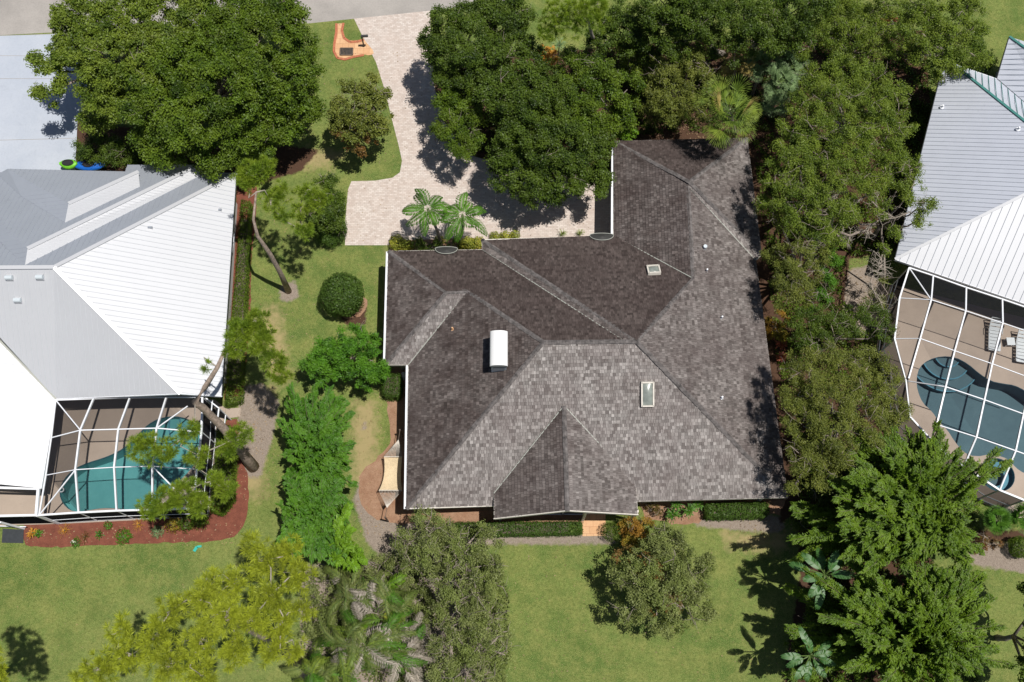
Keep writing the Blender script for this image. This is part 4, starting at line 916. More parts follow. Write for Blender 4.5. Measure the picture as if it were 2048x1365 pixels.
def plume(name, label, stems, mat, base, cat='bamboo', dens=420, spread=.42, L=.24, Wd=.055, r=.03, group=None, start=.25, droop=.5, culm='green_culm'):
    """arching canes from a common base; each stem = (tip px, tip py, tip z, arch height)"""
    b = P(*base, 0); t = thing(name, label, cat, (b[0], b[1], 0), group); lv = LV(); m = MB()
    for s in stems:
        tip = P(s[0], s[1], s[2]); a = b + rng.normal(size=3) * [.35, .35, 0]; top = a + (tip - a) * .45; top[2] = max(tip[2], a[2]) * .72 + s[3]
        ts = np.linspace(0, 1, 14); pts = np.array([a * (1 - x) ** 2 + 2 * x * (1 - x) * top + tip * x * x for x in ts]); m.tube(pts, np.linspace(r, .008, 14), 5, False)
        ln = np.linalg.norm(np.diff(pts, axis=0), axis=1).sum(); n = int(dens * ln * (1 - start)); x = start + (1 - start) * rng.random(n) ** .8
        c_ = np.stack([np.interp(x, ts, pts[:, k]) for k in range(3)], 1); tan = nrm(np.stack([np.interp(np.minimum(x + .05, 1), ts, pts[:, k]) - np.interp(np.maximum(x - .05, 0), ts, pts[:, k]) for k in range(3)], 1))
        # side sprays: cluster the leaves
        ns = max(8, int(ln * 7)); sp = rdir(ns) * [1, 1, .5]; sx = rng.uniform(start, 1, ns); idx = np.argmin(np.abs(x[:, None] - sx[None, :]) + rng.random((n, ns)) * .10, 1)
        off = sp[idx] * (rng.random(n)[:, None] * spread * (1.15 - .75 * x)[:, None] * 1.25); c_ = c_ + off; c_[:, 2] -= rng.random(n) * droop * .4
        D = nrm(tan * .8 + nrm(off) * .7 + [0, 0, -droop * .6] + rdir(n) * .4); S = nrm(np.cross(D, [0, 0, 1]) + rdir(n) * .35)
        lv.add(c_, D, S, L * rng.uniform(.6, 1.3, n), Wd * rng.uniform(.8, 1.3, n), np.clip(rng.normal(.5 + .25 * (rng.random(ns)[idx] - .5), .2, n), 0, 1), .1)
    lv.build('foliage', L_[mat], t); m.build('stems', M['dark_bark'], t, True); return t
def pinnate(lv, m, base, dxy, length, rise=.5, fall=.7, n=34, ll=.5, lw=.05, vee=.3, tint=.5, rw=.02, twist=0, jit=.1):
    dxy = nrm(np.array([dxy[0], dxy[1], 0.])); x = np.linspace(0, 1, 12); base = np.array(base)
    pts = base + dxy * (length * (x - .12 * x ** 3))[:, None] + np.array([0, 0, 1.]) * (rise * x * 1.6 - (rise + fall) * x ** 2.2)[:, None]; side = np.cross(dxy, [0, 0, 1]); pts = pts + side * (twist * x ** 2)[:, None]
    m.tube(pts, np.linspace(rw, .006, 12), 4, False)
    xx = np.linspace(.12, 1, n); c_ = np.stack([np.interp(xx, x, pts[:, k]) for k in range(3)], 1); tan = nrm(np.gradient(pts, axis=0)); tn = nrm(np.stack([np.interp(xx, x, tan[:, k]) for k in range(3)], 1))
    sl_ = ll * (np.sin(np.pi * (xx * .85 + .12)) * .8 + .25)
    for sg in (-1, 1):
        d = nrm(tn * .75 + side * sg + np.array([0, 0, vee]) + rdir(n) * jit); d2 = nrm(d * .8 + [0, 0, -.55] + tn * .25); h = sl_ / 2
        S = nrm(np.cross(d, np.cross(tn, d))); tt = np.clip(tint + rng.normal(size=n) * .15, 0, 1)
        lv.add(c_ + d * h[:, None] * .5, d, S, h * 1.15, lw, tt); p = c_ + d * h[:, None]; lv.add(p + d2 * h[:, None] * .5, d2, nrm(np.cross(d2, np.cross(tn, d2))), h * 1.15, lw * .9, tt)
def coco(name, label, crown, base, mat='palm', nf=11, length=2.1, group=None, z=4.2, **k):
    c_ = P(*crown, z); b = P(*base, 0); t = thing(name, label, 'palm tree', (b[0], b[1], 0), group); m = MB(); mid = (b + c_) / 2 + [.12, 0, -.2]
    m.tube([b, b + [0, 0, .3], mid, c_], [.16, .11, .09, .085], 10); m.build('trunk', M['bark'], t, True)
    for i in range(nf):
        a = 2 * math.pi * (i + rng.uniform(-.25, .25)) / nf; lv = LV(); mm = MB(); inner = i % 3 == 0; pinnate(lv, mm, c_ + [0, 0, .1], (math.cos(a), math.sin(a)), length * rng.uniform(.8, 1.1) * (.8 if inner else 1), rise=.8 if inner else .35, fall=.3 if inner else 1.0, tint=rng.uniform(.3, .8), twist=rng.normal() * .25, **k)
        f = lv.build('frond', L_[mat], t); mm.build('rachis', M['box_stem'], f)
    return t
def fanleaf(lv, m, c_, d, pet, R, tint, spread=2.4, n=20, cup=.25, w=.05):
    d = nrm(np.array(d, float)); hub = c_ + d * pet; m.tube([c_, (c_ + hub) / 2 + [0, 0, .08], hub], [.018, .014, .012], 4, False)
    side = nrm(np.cross(d, [0, 0, 1]) + 1e-6); upv = np.cross(side, d); ang = np.linspace(-spread / 2, spread / 2, n) + rng.normal(size=n) * .02
    dd = nrm(np.cos(ang)[:, None] * d + np.sin(ang)[:, None] * side + upv * cup * rng.uniform(.2, 1)); r = R * (1 - .22 * (np.abs(ang) / (spread / 2)) ** 2) * rng.uniform(.92, 1.05, n); S = nrm(np.cross(dd, upv) + upv * (np.arange(n)[:, None] % 2 * 2 - 1) * .8)
    tt = np.clip(tint + rng.normal(size=n) * .3, 0, 1); lv.add(hub + dd * r[:, None] * .36, dd, S, r * .75, w * 1.3, tt, .2); d2 = nrm(dd + [0, 0, -.45]); lv.add(hub + dd * r[:, None] * .62 + d2 * r[:, None] * .2, d2, nrm(np.cross(d2, upv)), r * .42, w * .6, tt)
def fanpalm(name, label, crown, z, mat, nf=26, pet=.75, R=.75, base=None, group=None, tr=.16, cat='palm tree', tilt=1., alt=None):
    c_ = P(*crown, z); b = P(*base, 0) if base else np.array([c_[0], c_[1], 0]); t = thing(name, label, cat, (b[0], b[1], 0), group); m = MB(); m.tube([b, (b + c_) / 2, c_], [tr * 1.2, tr, tr * .9], 10); m.build('trunk', M['bark'], t, True)
    for i in range(nf):
        a = i * 2.39996 + rng.uniform(-.3, .3); el = 1.2 - 2.1 * rng.random() ** .8; d = (math.cos(a) * math.cos(el), math.sin(a) * math.cos(el), math.sin(el) * tilt); lv = LV(); mm = MB()
        fanleaf(lv, mm, c_, d, pet * rng.uniform(.25, 1.1), R * rng.uniform(.85, 1.1), rng.uniform(.2, .8)); f = lv.build('frond', L_[alt if (alt and i > nf * .93) else mat], t); mm.build('petiole', M['box_stem'], f)
    return t
def paddle(par, base, d, L, Wd, mat='banana', arch=.5, tears=.5, name='leaf'):
    d = nrm(np.array(d, float)); side = nrm(np.cross(d, [0, 0, 1])); upv = np.cross(side, d); m = MB(); K = 16; lv = LV(); seg = []
    for i in range(K + 1):
        x = i / K; seg.append(np.array(base) + d * L * x + upv * (-arch * x * x) * L * .5)
    for i in range(K):
        x = (i + .5) / K; w = Wd * math.sin(math.pi * min(1, x * .88 + .1)) ** .6
        for s in (-1, 1):
            sk = rng.random() < tears; e0 = seg[i] + side * s * w + upv * (-.12 * w) + d * .1 * L; e1 = seg[i + 1] + side * s * w + upv * (-.12 * w - (rng.random() * .12 if sk else 0)) + d * .1 * L
            if sk: e1 = e1 - (e1 - e0) * .28
            m.add([seg[i], seg[i + 1], e1, e0] if s > 0 else [seg[i], e0, e1, seg[i + 1]], [(0, 1, 2, 3)], rng.uniform(.3, .8))
    f = m.build(name, L_[mat], par); r = MB(); r.tube(seg, np.linspace(.018, .005, K + 1), 5, False); r.build('midrib', M['box_stem'], f)
def bird_palm(name, label, crown, z, nl=8, L=1.5, Wd=.32, group=None, base=None, lean=None):
    c_ = P(*crown, z); b = P(*base, 0) if base else np.array([c_[0], c_[1], 0]); t = thing(name, label, 'banana plant', (b[0], b[1], 0), group); m = MB(); m.tube([b, c_], [.13, .09], 9); m.build('stem', M['bark'], t, True)
    for i in range(nl):
        a = (i * 2.4 + .5 + rng.uniform(-.5, .5)) if lean is None else lean + rng.uniform(-1.2, 1.2); el = rng.uniform(-.1, 1.25); pd = np.array([math.cos(a) * math.cos(el), math.sin(a) * math.cos(el), math.sin(el)]); p2 = c_ + pd * rng.uniform(.2, .75)
        r = MB(); r.tube([c_, p2], [.035, .028], 6); r.build('petiole', M['box_stem'], t); paddle(t, p2, (pd[0], pd[1], .25 * pd[2]), L * rng.uniform(.8, 1.1), Wd)
    return t
def clip_hedge(name, label, px, z1, mat='box', cat='hedge', dens=900, L=.075, Wd=.05, amp=.05, group=None, z0=0, stem=True, tv=.1):
    """a clipped hedge: leaves over the top and the sides of a plan outline"""
    poly = PP(px, z1 * .9); A = np.array(poly); c_ = A.mean(0); t = thing(name, label, cat, (c_[0], c_[1], 0), group); lv = LV()
    (x0, y0), (x1, y1) = A.min(0), A.max(0); n = int((x1 - x0) * (y1 - y0) * dens); X_, Y_ = rng.uniform(x0, x1, n), rng.uniform(y0, y1, n); sd_ = pdist(X_, Y_, poly); k = sd_ > 0; X_, Y_, sd_ = X_[k], Y_[k], sd_[k]; n = len(X_)
    bmp = amp * (np.sin(X_ * 5.1 + 1) * np.cos(Y_ * 4.3) + .7 * np.sin(X_ * 11 + Y_ * 9)) - .3 * np.clip(.22 - sd_, 0, 1) * 2; Z = z1 + bmp + rng.normal(size=n) * .03
    deep = rng.random(n) < .35; Z = np.where(deep, Z - rng.random(n) * .25, Z); N = nrm(np.array([0, 0, .8]) + rdir(n) * .8); D = nrm(np.cross(N, rdir(n))); lv.add(np.stack([X_, Y_, Z], 1), D, np.cross(N, D), L * rng.uniform(.7, 1.3, n), Wd, np.clip(rng.normal(.5, .25, n), 0, 1), .1)
    for i in range(len(poly)):
        a, b = A[i], A[(i + 1) % len(poly)]; ln = np.linalg.norm(b - a); n = int(ln * z1 * dens * .6); u = rng.random(n); p = a + (b - a) * u[:, None]; z = z0 + rng.random(n) * (z1 - z0); o = nrm(np.array([(b - a)[1], -(b - a)[0]])); o = o * (1 if (a + b) @ o / 2 > c_ @ o else -1)
        p = p + o * rng.normal(size=n)[:, None] * .05; N = nrm(np.array([o[0], o[1], .5]) + rdir(n) * .7); D = nrm(np.cross(N, rdir(n))); lv.add(np.stack([p[:, 0], p[:, 1], z], 1), D, np.cross(N, D), L * rng.uniform(.7, 1.3, n), Wd, np.clip(rng.normal(.5, .25, n), 0, 1), .1)
    lv.build('foliage', L_[mat], t)
    if stem:
        m = MB(); m.prism([tuple(c_ + (q - c_) * .82) for q in A], 0, z1 * .75); m.build('branch_core', M['dark_bark'], t)
    return t
def ball(name, label, px, py, r, z, mat='box', cat='bush', dens=1300, L=.08, Wd=.05, sq=.8, group=None, lump=.08, stem='stem', up=.2):
    C = P(px, py, z * .55); R = r * scale(C); b = (C[0], C[1], 0); t = thing(name, label, cat, b, group); lv = LV(); n = int(dens * R * R * 5)
    d = rdir(n); rr = R * (1 + lump * (np.sin(d[:, 0] * 7 + px) * np.sin(d[:, 1] * 6 + 1) + .8 * np.sin(d[:, 2] * 9 + d[:, 0] * 5))) * rng.uniform(.82, 1.03, n)
    c_ = C + d * rr[:, None] * [1, 1, z * .5 / R]; c_[:, 2] = np.maximum(c_[:, 2], .03); N = nrm(d * .8 + [0, 0, up] + rdir(n) * .6); D = nrm(np.cross(N, rdir(n))); lv.add(c_, D, np.cross(N, D), L * rng.uniform(.7, 1.4, n), Wd, np.clip(rng.normal(.5, .25, n), 0, 1), .1)
    lv.build('foliage', L_[mat], t); m = MB(); m.tube([(C[0], C[1], 0), (C[0], C[1], C[2])], [.06, .03], 6)
    for _ in range(7): q = C + rdir(1)[0] * R * .7; m.tube([(C[0], C[1], .1), tuple(C * [1, 1, .8]), tuple(q)], [.03, .025, .01], 4)
    m.build(stem, M['dark_bark'], t); return t
def spiky(name, label, px, py, mat, n=40, L=.5, Wd=.035, cat='plant', z=.1, el=(.1, 1.2), group=None, fold=.2):
    C = P(px, py, z); t = thing(name, label, cat, (C[0], C[1], 0), group); lv = LV(); a = rng.uniform(0, 2 * math.pi, n); e = rng.uniform(*el, n); d = np.stack([np.cos(a) * np.cos(e), np.sin(a) * np.cos(e), np.sin(e)], 1); l = L * rng.uniform(.6, 1.1, n); S = nrm(np.cross(d, [0, 0, 1]))
    tt = np.clip(rng.normal(.5, .25, n), 0, 1); lv.add(C + d * l[:, None] * .3, d, S, l * .62, Wd, tt, fold); d2 = nrm(d + [0, 0, -.6]); lv.add(C + d * l[:, None] * .58 + d2 * l[:, None] * .2, d2, nrm(np.cross(d2, [0, 0, 1])), l * .45, Wd * .8, tt, fold)
    lv.build('leaves', L_[mat], t); m = MB(); m.tube([(C[0], C[1], 0), tuple(C + [0, 0, .1])], [.04, .03], 6); m.build('stem', M['dark_bark'], t); return t
# ------------------------------------------------------------------ the garden, plant by plant
# left top: two spreading trees over the concrete driveway
tree('spreading_tree', 'huge green spreading tree beside the concrete driveway, right one of the pair', [(430, 70, 75, 7), (520, 60, 80, 7), (600, 80, 50, 5.5), (360, 130, 75, 7.6), (460, 160, 85, 8.2), (560, 160, 70, 6.5), (600, 210, 45, 5), (300, 200, 70, 6.8), (390, 235, 80, 7), (490, 245, 70, 6), (330, 285, 55, 4.8), (430, 290, 60, 4.8), (560, 250, 45, 4.6), (540, 10, 70, 6.5), (440, 0, 60, 6.5), (615, 150, 35, 5), (290, 260, 40, 5), (500, 290, 35, 4)], 'oak', (420, 210), pr=.58, dens=380, r0=.32, twigs=30)
tree('spreading_tree', 'olive tinged spreading tree whose left limb reaches over the concrete driveway', [(150, 30, 60, 6.5), (240, 30, 75, 7.3), (330, 20, 75, 7.3), (210, 105, 75, 7), (130, 100, 40, 5.6), (75, 125, 27, 5, .4), (110, 140, 28, 5, .4), (95, 185, 30, 4.8, .4), (290, 120, 70, 7), (190, 175, 55, 6), (240, 220, 45, 5), (140, 75, 40, 6), (180, 240, 32, 4)], 'feather', (250, 150), pr=.52, dens=340, r0=.26, twigs=24)
tree('understory_shrub', 'dark round shrub under the big tree beside the concrete driveway and the kayaks', [(190, 288, 38, 1.6), (235, 300, 38, 1.7), (280, 305, 38, 1.8), (330, 318, 34, 1.6), (165, 300, 22, 1.3)], 'oakdark', cat='shrub', pr=.4, dens=420, L=.1, Wd=.07, twigs=3, stem='stem')
tree('understory_shrub', 'dark shrub under the big tree just above the top edge of the white metal roof', [(380, 325, 26, 1.5), (430, 332, 28, 1.5), (400, 320, 20, 1.4)], 'oakdark', cat='shrub', pr=.4, dens=420, L=.1, Wd=.07, twigs=2, stem='stem')
tree('small_oak', 'sparse olive tree with reddish lower leaves standing between driveway and lawn', [(712, 180, 42, 4.4), (690, 215, 40, 4.5), (745, 205, 38, 4.5), (765, 190, 20, 3.9), (715, 245, 42, 4.2), (755, 245, 26, 3.9), (675, 250, 22, 3.4), (740, 165, 25, 4)], 'olive', (712, 252), pr=.4, dens=250, L=.17, Wd=.10, cover=1.35, twigs=26, extra=[('red', [(705, 272, 34, 3.4), (738, 268, 24, 3.2), (680, 262, 20, 3.2)], 240)])
tree('dark_shrub', 'tall dark shrub left of the driveway corner, clipped bright green at its foot', [(655, 375, 32, 2.6), (650, 410, 40, 2.6), (668, 440, 30, 2.2), (635, 445, 26, 2.1), (672, 395, 22, 2.4)], 'oakdark', (655, 430), cat='shrub', pr=.36, dens=420, L=.13, Wd=.08, twigs=12, stem='stem')
ball('clipped_bush', 'dense bright green clipped bush at the lower left corner of the driveway', 660, 462, 33, 1.4, 'box')
# central oaks
tree('oak_tree', 'dark green oak leaning over the top of the driveway near the street', [(1040, 15, 36, 6), (1060, 85, 36, 6), (890, 45, 45, 6.3), (950, 30, 52, 6.6), (1010, 45, 48, 6.2), (870, 100, 32, 5.4), (920, 100, 52, 6.7), (985, 105, 50, 6.4), (860, 75, 28, 5), (940, 150, 48, 5.8), (890, 140, 34, 5.4), (1000, 8, 40, 6)], 'oakdark', (950, 140), pr=.5, dens=400, L=.15, Wd=.09, r0=.24, twigs=10)
tree('oak_tree', 'small round oak at the right edge of the driveway, its shadow falling on the pavers', [(905, 200, 38, 4.6), (935, 225, 34, 4.4), (900, 250, 38, 4.3), (930, 285, 36, 3.9), (880, 265, 22, 3.6), (895, 185, 28, 4.5), (950, 190, 26, 4.6)], 'oak', (925, 265), pr=.42, dens=400, L=.14, Wd=.085, r0=.16, twigs=5)
tree('oak_tree', 'largest dark green oak, overhanging driveway and shingle roof corner', [(1010, 300, 46, 5.2), (1060, 260, 60, 6.3), (1120, 290, 66, 6.2), (1010, 345, 40, 4.5), (1070, 345, 54, 5), (1130, 350, 52, 4.8), (1180, 310, 46, 5), (1200, 350, 32, 4), (1040, 380, 26, 3.9), (1100, 385, 26, 3.8), (1205, 280, 30, 4.8), (1195, 385, 18, 3.7)], 'oakdark', (1100, 350), pr=.46, dens=430, L=.145, Wd=.088, r0=.26, twigs=8)
tree('oak_tree', 'dark green oak in the middle of the wood, above the large overhanging oak', [(1000, 190, 52, 6.5), (1060, 150, 54, 6.8), (1060, 205, 52, 6.8), (1110, 180, 50, 6.6), (1030, 240, 40, 5.8), (1110, 230, 40, 6.2)], 'oakdark', (1050, 230), pr=.5, dens=420, L=.15, Wd=.09, r0=.22, twigs=6)
tree('bright_tree', 'fresh green tree between the dark oaks and the shingle roof', [(1150, 130, 46, 5.6), (1200, 150, 50, 5.8), (1160, 190, 48, 5.8), (1215, 205, 48, 5.4), (1255, 175, 36, 5), (1240, 230, 34, 4.4), (1180, 240, 40, 5)], 'oak', (1190, 210), pr=.46, dens=380, L=.15, Wd=.09, r0=.18, twigs=10)
tree('olive_tree', 'light green shrubby tree with yellowish leaves right of the dark oaks', [(1290, 130, 34, 3.8), (1265, 110, 26, 3.6)], 'feather', (1285, 160), pr=.4, dens=320, L=.14, Wd=.09, r0=.1, twigs=6)
tree('oak_tree', 'dark dense oak at the top edge left of the two tall shade trees', [(1260, 60, 52, 5.6), (1210, 75, 36, 5), (1305, 55, 44, 5.6), (1240, 25, 40, 5.6), (1300, 100, 28, 4.4)], 'oakdark', (1265, 95), pr=.46, dens=400, L=.15, Wd=.09, twigs=6)
tree('olive_tree', 'grey olive tree left of the large fan palm, above the shingle roof', [(1340, 130, 44, 5.2), (1390, 120, 42, 5.2), (1350, 175, 50, 5.4), (1400, 165, 40, 5.2), (1340, 215, 40, 4.6), (1390, 215, 34, 4.4), (1310, 170, 30, 4.6), (1300, 215, 26, 3.6)], 'olive', (1355, 200), pr=.42, dens=290, L=.13, Wd=.075, cover=1.5, r0=.15, twigs=22)
pine('pine_tree', 'pine with a pale bent trunk at the top edge of the photo, above the oaks', [(1120, 25, 33.8, 8.2), (1160, 18, 31.2, 9), (1185, 40, 28.6, 8.8), (1100, 60, 31.2, 7.6), (1145, 55, 23.4, 8.4), (1195, 5, 31.2, 9)], 'pinegreen', (1205, 118), [(1196, 90, 3), (1184, 72, 5.5), (1176, 40, 7.8), (1168, 10, 9)], .17, dens=8, bark='pale_bark')
for i, (bl, lb) in enumerate([([(1370, 20, 55, 8.2), (1330, 40, 46, 7.4), (1410, 45, 40, 7.6), (1350, 80, 40, 6.4), (1390, -20, 60, 8.5), (1320, -10, 50, 8), (1420, 80, 30, 6)], 'tall dark shade tree at the top edge, left of the dark trunk'),
                              ([(1490, 20, 56, 8.2), (1540, 55, 46, 7.6), (1480, 75, 40, 6.8), (1580, 15, 50, 8), (1500, -30, 60, 8.5), (1600, 60, 40, 6.8), (1560, 90, 30, 6), (1630, -10, 46, 7.6)], 'tall dark shade tree at the top edge, right of the dark leaning trunk')]):
    tree('shade_tree', lb, bl, 'oakdark', pr=.5, dens=340, L=.15, Wd=.09, cover=1.4, twigs=12, trunk=(1445, 110) if i == 0 else (1500, 110), r0=.2)
tree('feathery_tree', 'light green feathery tree at the top, left of the upper right lawn corner', [(1690, 30, 46, 5.6), (1640, 20, 44, 5.6), (1740, 60, 46, 5.4), (1790, 40, 50, 5.6), (1720, 100, 36, 4.6), (1670, 75, 34, 4.8), (1620, 60, 36, 5), (1600, 100, 30, 4.2), (1770, 95, 36, 4.8), (1690, -20, 50, 6.4), (1780, -10, 50, 6.4)], 'feather', (1710, 95), pr=.42, dens=280, L=.12, Wd=.065, cover=1.4, twigs=22)
tree('feathery_tree', 'light green tree touching the top corner of the silvery metal roof', [(1850, 60, 50, 6.9), (1900, 40, 46, 6.9), (1870, 110, 44, 6.3), (1930, 90, 40, 6.3), (1900, 130, 30, 5.7), (1950, 50, 34, 6.5), (1960, 115, 24, 5.1), (1830, 105, 24, 5.9), (1940, 5, 40, 6.7), (1860, 5, 40, 6.9)], 'feather', (1890, 120), pr=.42, dens=300, L=.13, Wd=.075, cover=1.5, twigs=20)
tree('feathery_tree', 'wide feathery light green tree between shingle roof and silvery roof', [(1640, 150, 40, 6.8), (1690, 140, 46, 7.2), (1745, 160, 46, 7.2), (1620, 200, 46, 7.0), (1680, 200, 56, 7.8), (1750, 215, 56, 7.8), (1805, 240, 44, 7.2), (1800, 185, 30, 6.8), (1595, 240, 38, 6.6), (1640, 265, 50, 7.4), (1700, 280, 54, 7.8), (1770, 290, 50, 7.4), (1575, 300, 34, 6.4)], 'feather', (1690, 270), pr=.42, dens=330, L=.12, Wd=.062, cover=1.6, r0=.2, twigs=40)
tree('feathery_tree', 'yellowish feathery tree close to the right eave of the shingle roof', [(1650, 395, 40, 7.6), (1690, 420, 34, 7), (1640, 465, 34, 6.8), (1680, 470, 28, 6.2), (1530, 400, 22, 6), (1560, 345, 40, 7.6), (1600, 320, 44, 8.0), (1620, 375, 46, 8.0), (1570, 400, 36, 7.2), (1660, 340, 46, 8.4), (1600, 430, 36, 7.0), (1640, 430, 34, 7.2)], 'feather', (1610, 410), pr=.42, dens=320, L=.12, Wd=.062, cover=1.5, r0=.15, twigs=30)
tree('bare_branched_tree', 'half bare tree with pale crooked branches beside the silvery metal roof', [(1720, 370, 44, 6.4, 0.4), (1780, 350, 44, 6.4, 0.4), (1830, 330, 34, 6.2, 0.4), (1855, 400, 32, 5.8, 0.3), (1820, 385, 34, 6.0, 0.4), (1845, 435, 24, 5.4, 0.3), (1700, 420, 30, 5.8), (1765, 420, 26, 5.8, 0.3), (1790, 460, 22, 5.6, 0.3), (1770, 500, 18, 5.4, 0.3)], 'feather', (1745, 475), pr=.36, dens=260, L=.12, Wd=.06, cover=1.5, r0=.15, twigs=36, shell=.3, bark='bark')
def bare(label, root, paths, r=.07, cat='branch', name='bare_branches'):
    t = thing(name, label, cat, (*P(root[0], root[1], 0)[:2], 0)); m = MB(); tw = MB(); b = P(root[0], root[1], 0)
    p0 = P(*paths[0][0]); m.tube([b, (b + p0) / 2 + [.1, .1, 0], p0], [r * 1.4, r * 1.2, r], 8)
    for pth in paths:
        ps = [P(*q) for q in pth]; fine = [ps[0]]
        for a, c_ in zip(ps[:-1], ps[1:]): fine += [(a + c_) / 2 + rng.normal(size=3) * [.08, .08, .06], c_]
        m.tube(fine, np.linspace(r, r * .25, len(fine)), 7)
        for p in fine[1:]:
            for _ in range(5):
                e = p + nrm(rdir(1)[0] * [1, 1, .5]) * rng.uniform(.4, 1.0); mm = (p + e) / 2 + rng.normal(size=3) * .1; tw.tube([p, mm, e], [.022, .015, .006], 4, False)
                for _ in range(2): e2 = mm + rdir(1)[0] * [.45, .45, .2]; tw.tube([mm, e2], [.012, .005], 4, False)
    o = m.build('trunk', M['bark'], t, True); tw.build('twigs', M['pale_bark'], o); return t
bare('grey forked bare trunk with pale twigs between the shingle roof and the silvery roof', (1700, 500), [[(1665, 462, 3.2), (1640, 475, 3.6), (1618, 478, 4)], [(1665, 462, 3.2), (1668, 430, 4), (1655, 400, 4.6), (1690, 385, 5)], [(1665, 462, 3.2), (1700, 472, 3.8), (1735, 460, 4.2), (1760, 440, 4.6), (1820, 425, 4.8)], [(1640, 475, 3.6), (1625, 500, 3.8), (1630, 540, 4)], [(1655, 400, 4.6), (1630, 385, 5)], [(1668, 430, 4), (1720, 400, 5), (1760, 385, 5.2)]], .1, 'tree', 'bare_tree')
bare('thin bent bare branch hanging beside the corner of the right pool enclosure', (1765, 600), [[(1768, 500, 3.6), (1764, 530, 3.2), (1745, 552, 3)], [(1745, 552, 3), (1745, 580, 2.8), (1770, 630, 2.4)], [(1764, 530, 3.2), (1755, 545, 3.2)]], .05, 'tree', 'bare_sapling')
tree('olive_tree', 'olive green small tree close beside the right wall of the shingled house', [(1560, 440, 28, 5.6), (1650, 480, 30, 5.4), (1640, 510, 26, 5), (1550, 500, 22, 5), (1600, 500, 34, 6.6), (1580, 540, 32, 6.4), (1625, 540, 32, 6.4), (1575, 585, 32, 6.2), (1610, 590, 34, 6.2), (1560, 560, 20, 5.8)], 'olive', (1600, 565), pr=.38, dens=320, L=.11, Wd=.06, cover=1.5, twigs=26)
tree('dark_shrub', 'dark bluish green shrub right of the shingled house, above the large olive tree', [(1620, 640, 40, 3.8), (1665, 645, 42, 3.8), (1710, 640, 36, 3.6), (1600, 670, 28, 3.4), (1640, 680, 34, 3.5), (1750, 625, 32, 3.4), (1775, 660, 26, 3.2)], 'oakdark', cat='shrub', pr=.36, dens=320, L=.10, Wd=.06, cover=1.4, twigs=16, stem='stem')
tree('bright_shrub', 'vivid green shrub by the sandy path between the shingled house and right pool', [(1660, 510, 22, 1.6), (1665, 545, 24, 1.7), (1655, 580, 20, 1.5), (1640, 600, 16, 1.3), (1675, 520, 16, 1.5)], 'fern', cat='shrub', pr=.28, dens=520, L=.09, Wd=.05, twigs=3, stem='stem')
tree('croton_shrub', 'gold and orange leaved shrub against the right wall of the shingled house', [(1555, 640, 22, 1.7), (1562, 665, 20, 1.6)], 'croton', cat='shrub', pr=.26, dens=420, L=.13, Wd=.06, twigs=2, stem='stem')
for i, (x, y, lb) in enumerate(((1560, 690, 'red leaved ornamental plant below the gold shrub by the right house wall'), (1563, 715, 'small dark red plant under the edge of the large olive tree'))): spiky('red_cordyline', lb, x, y, 'redstar', 46, .55 - .12 * i, .07, z=.5)
tree('fine_leaved_tree', 'large khaki fine leaved tree between the shingle roof and the slate blue pool', [(1620, 730, 46, 7.3), (1680, 720, 50, 7.6), (1740, 730, 44, 7.2), (1600, 790, 44, 7.2), (1660, 790, 58, 8.0), (1730, 790, 56, 7.8), (1775, 760, 36, 7.0), (1610, 850, 46, 7.3), (1670, 860, 56, 7.9), (1740, 850, 50, 7.6), (1790, 820, 34, 7.0), (1620, 915, 44, 7.1), (1680, 920, 40, 7.2), (1600, 955, 30, 6.4), (1640, 965, 26, 6.4)], 'olive', (1685, 850), pr=.4, dens=380, L=.11, Wd=.052, cover=1.7, r0=.2, twigs=60)
# right bottom: giant bamboo clump
st_ = []
for i in range(210):
    a = rng.uniform(-.75, 2.05) if i % 5 else rng.uniform(-3.0, 3.1); r = rng.uniform(.15, 1.0) ** .7; x = 1770 + math.cos(a) * 225 * r; y = 1175 - math.sin(a) * 330 * r
    st_.append((min(max(x, 1585 if y < 1150 else 1640), 2000), y, 8.6 - 3.4 * r + rng.normal() * .5, 1.6 + rng.random()))
st1 = [s for s in st_ if s[1] < 1130]; st2 = [s for s in st_ if s[1] >= 1130]
st1 += [(1585 + (i * 37) % 110, 1010 + (i * 23) % 130, 3.6 + (i % 3) * .5, .8) for i in range(14)] + [(1690 + (i * 31) % 250, 1060 + (i * 17) % 70, 6.5 + (i % 3) * .5, 1.4) for i in range(18)] + [(1880 + 8 * i, 842 + 22 * i, 4.2, 1.6) for i in range(5)] + [(1905 + 16 * i, 980 + 30 * i, 3.8, 1.4) for i in range(5)] + [(1690 + 26 * i, 900 + (i % 3) * 22, 7, 1.5) for i in range(14)] + [(1660 + 10 * i, 960 + 32 * i, 6.8, 1.2) for i in range(6)] + [(1800 + 22 * (i % 5), 930 + 34 * i, 5.4, 1.4) for i in range(6)] + [(1680 + (i * 43) % 200, 900 + (i * 29) % 250, 6.9 + (i % 4) * .4, 1.5) for i in range(46)]
plume('bamboo', 'towering bamboo clump reaching up over the corner of the slate blue pool', st1, 'bamboo', (1770, 1060), dens=520, spread=.6, L=.15, Wd=.042, start=.2)
st2 += [(1570 + (i * 37) % 110, 1170 + (i * 31) % 190, 3.4 + (i % 3) * .5, .8) for i in range(20)] + [(1700 + (i * 43) % 220, 1120 + (i * 29) % 250, 6.8 + (i % 4) * .4, 1.5) for i in range(40)] + [(1990, 1195, 4, 1.2), (2010, 1250, 4, 1.2), (2030, 1330, 3.6, 1.2), (1960, 1150, 4.4, 1.2), (2000, 1300, 4, 1.2)] + [(1730 + (i * 53) % 260, 1150 + (i * 37) % 220, 5 + (i % 3) * .5, 1.3) for i in range(40)]
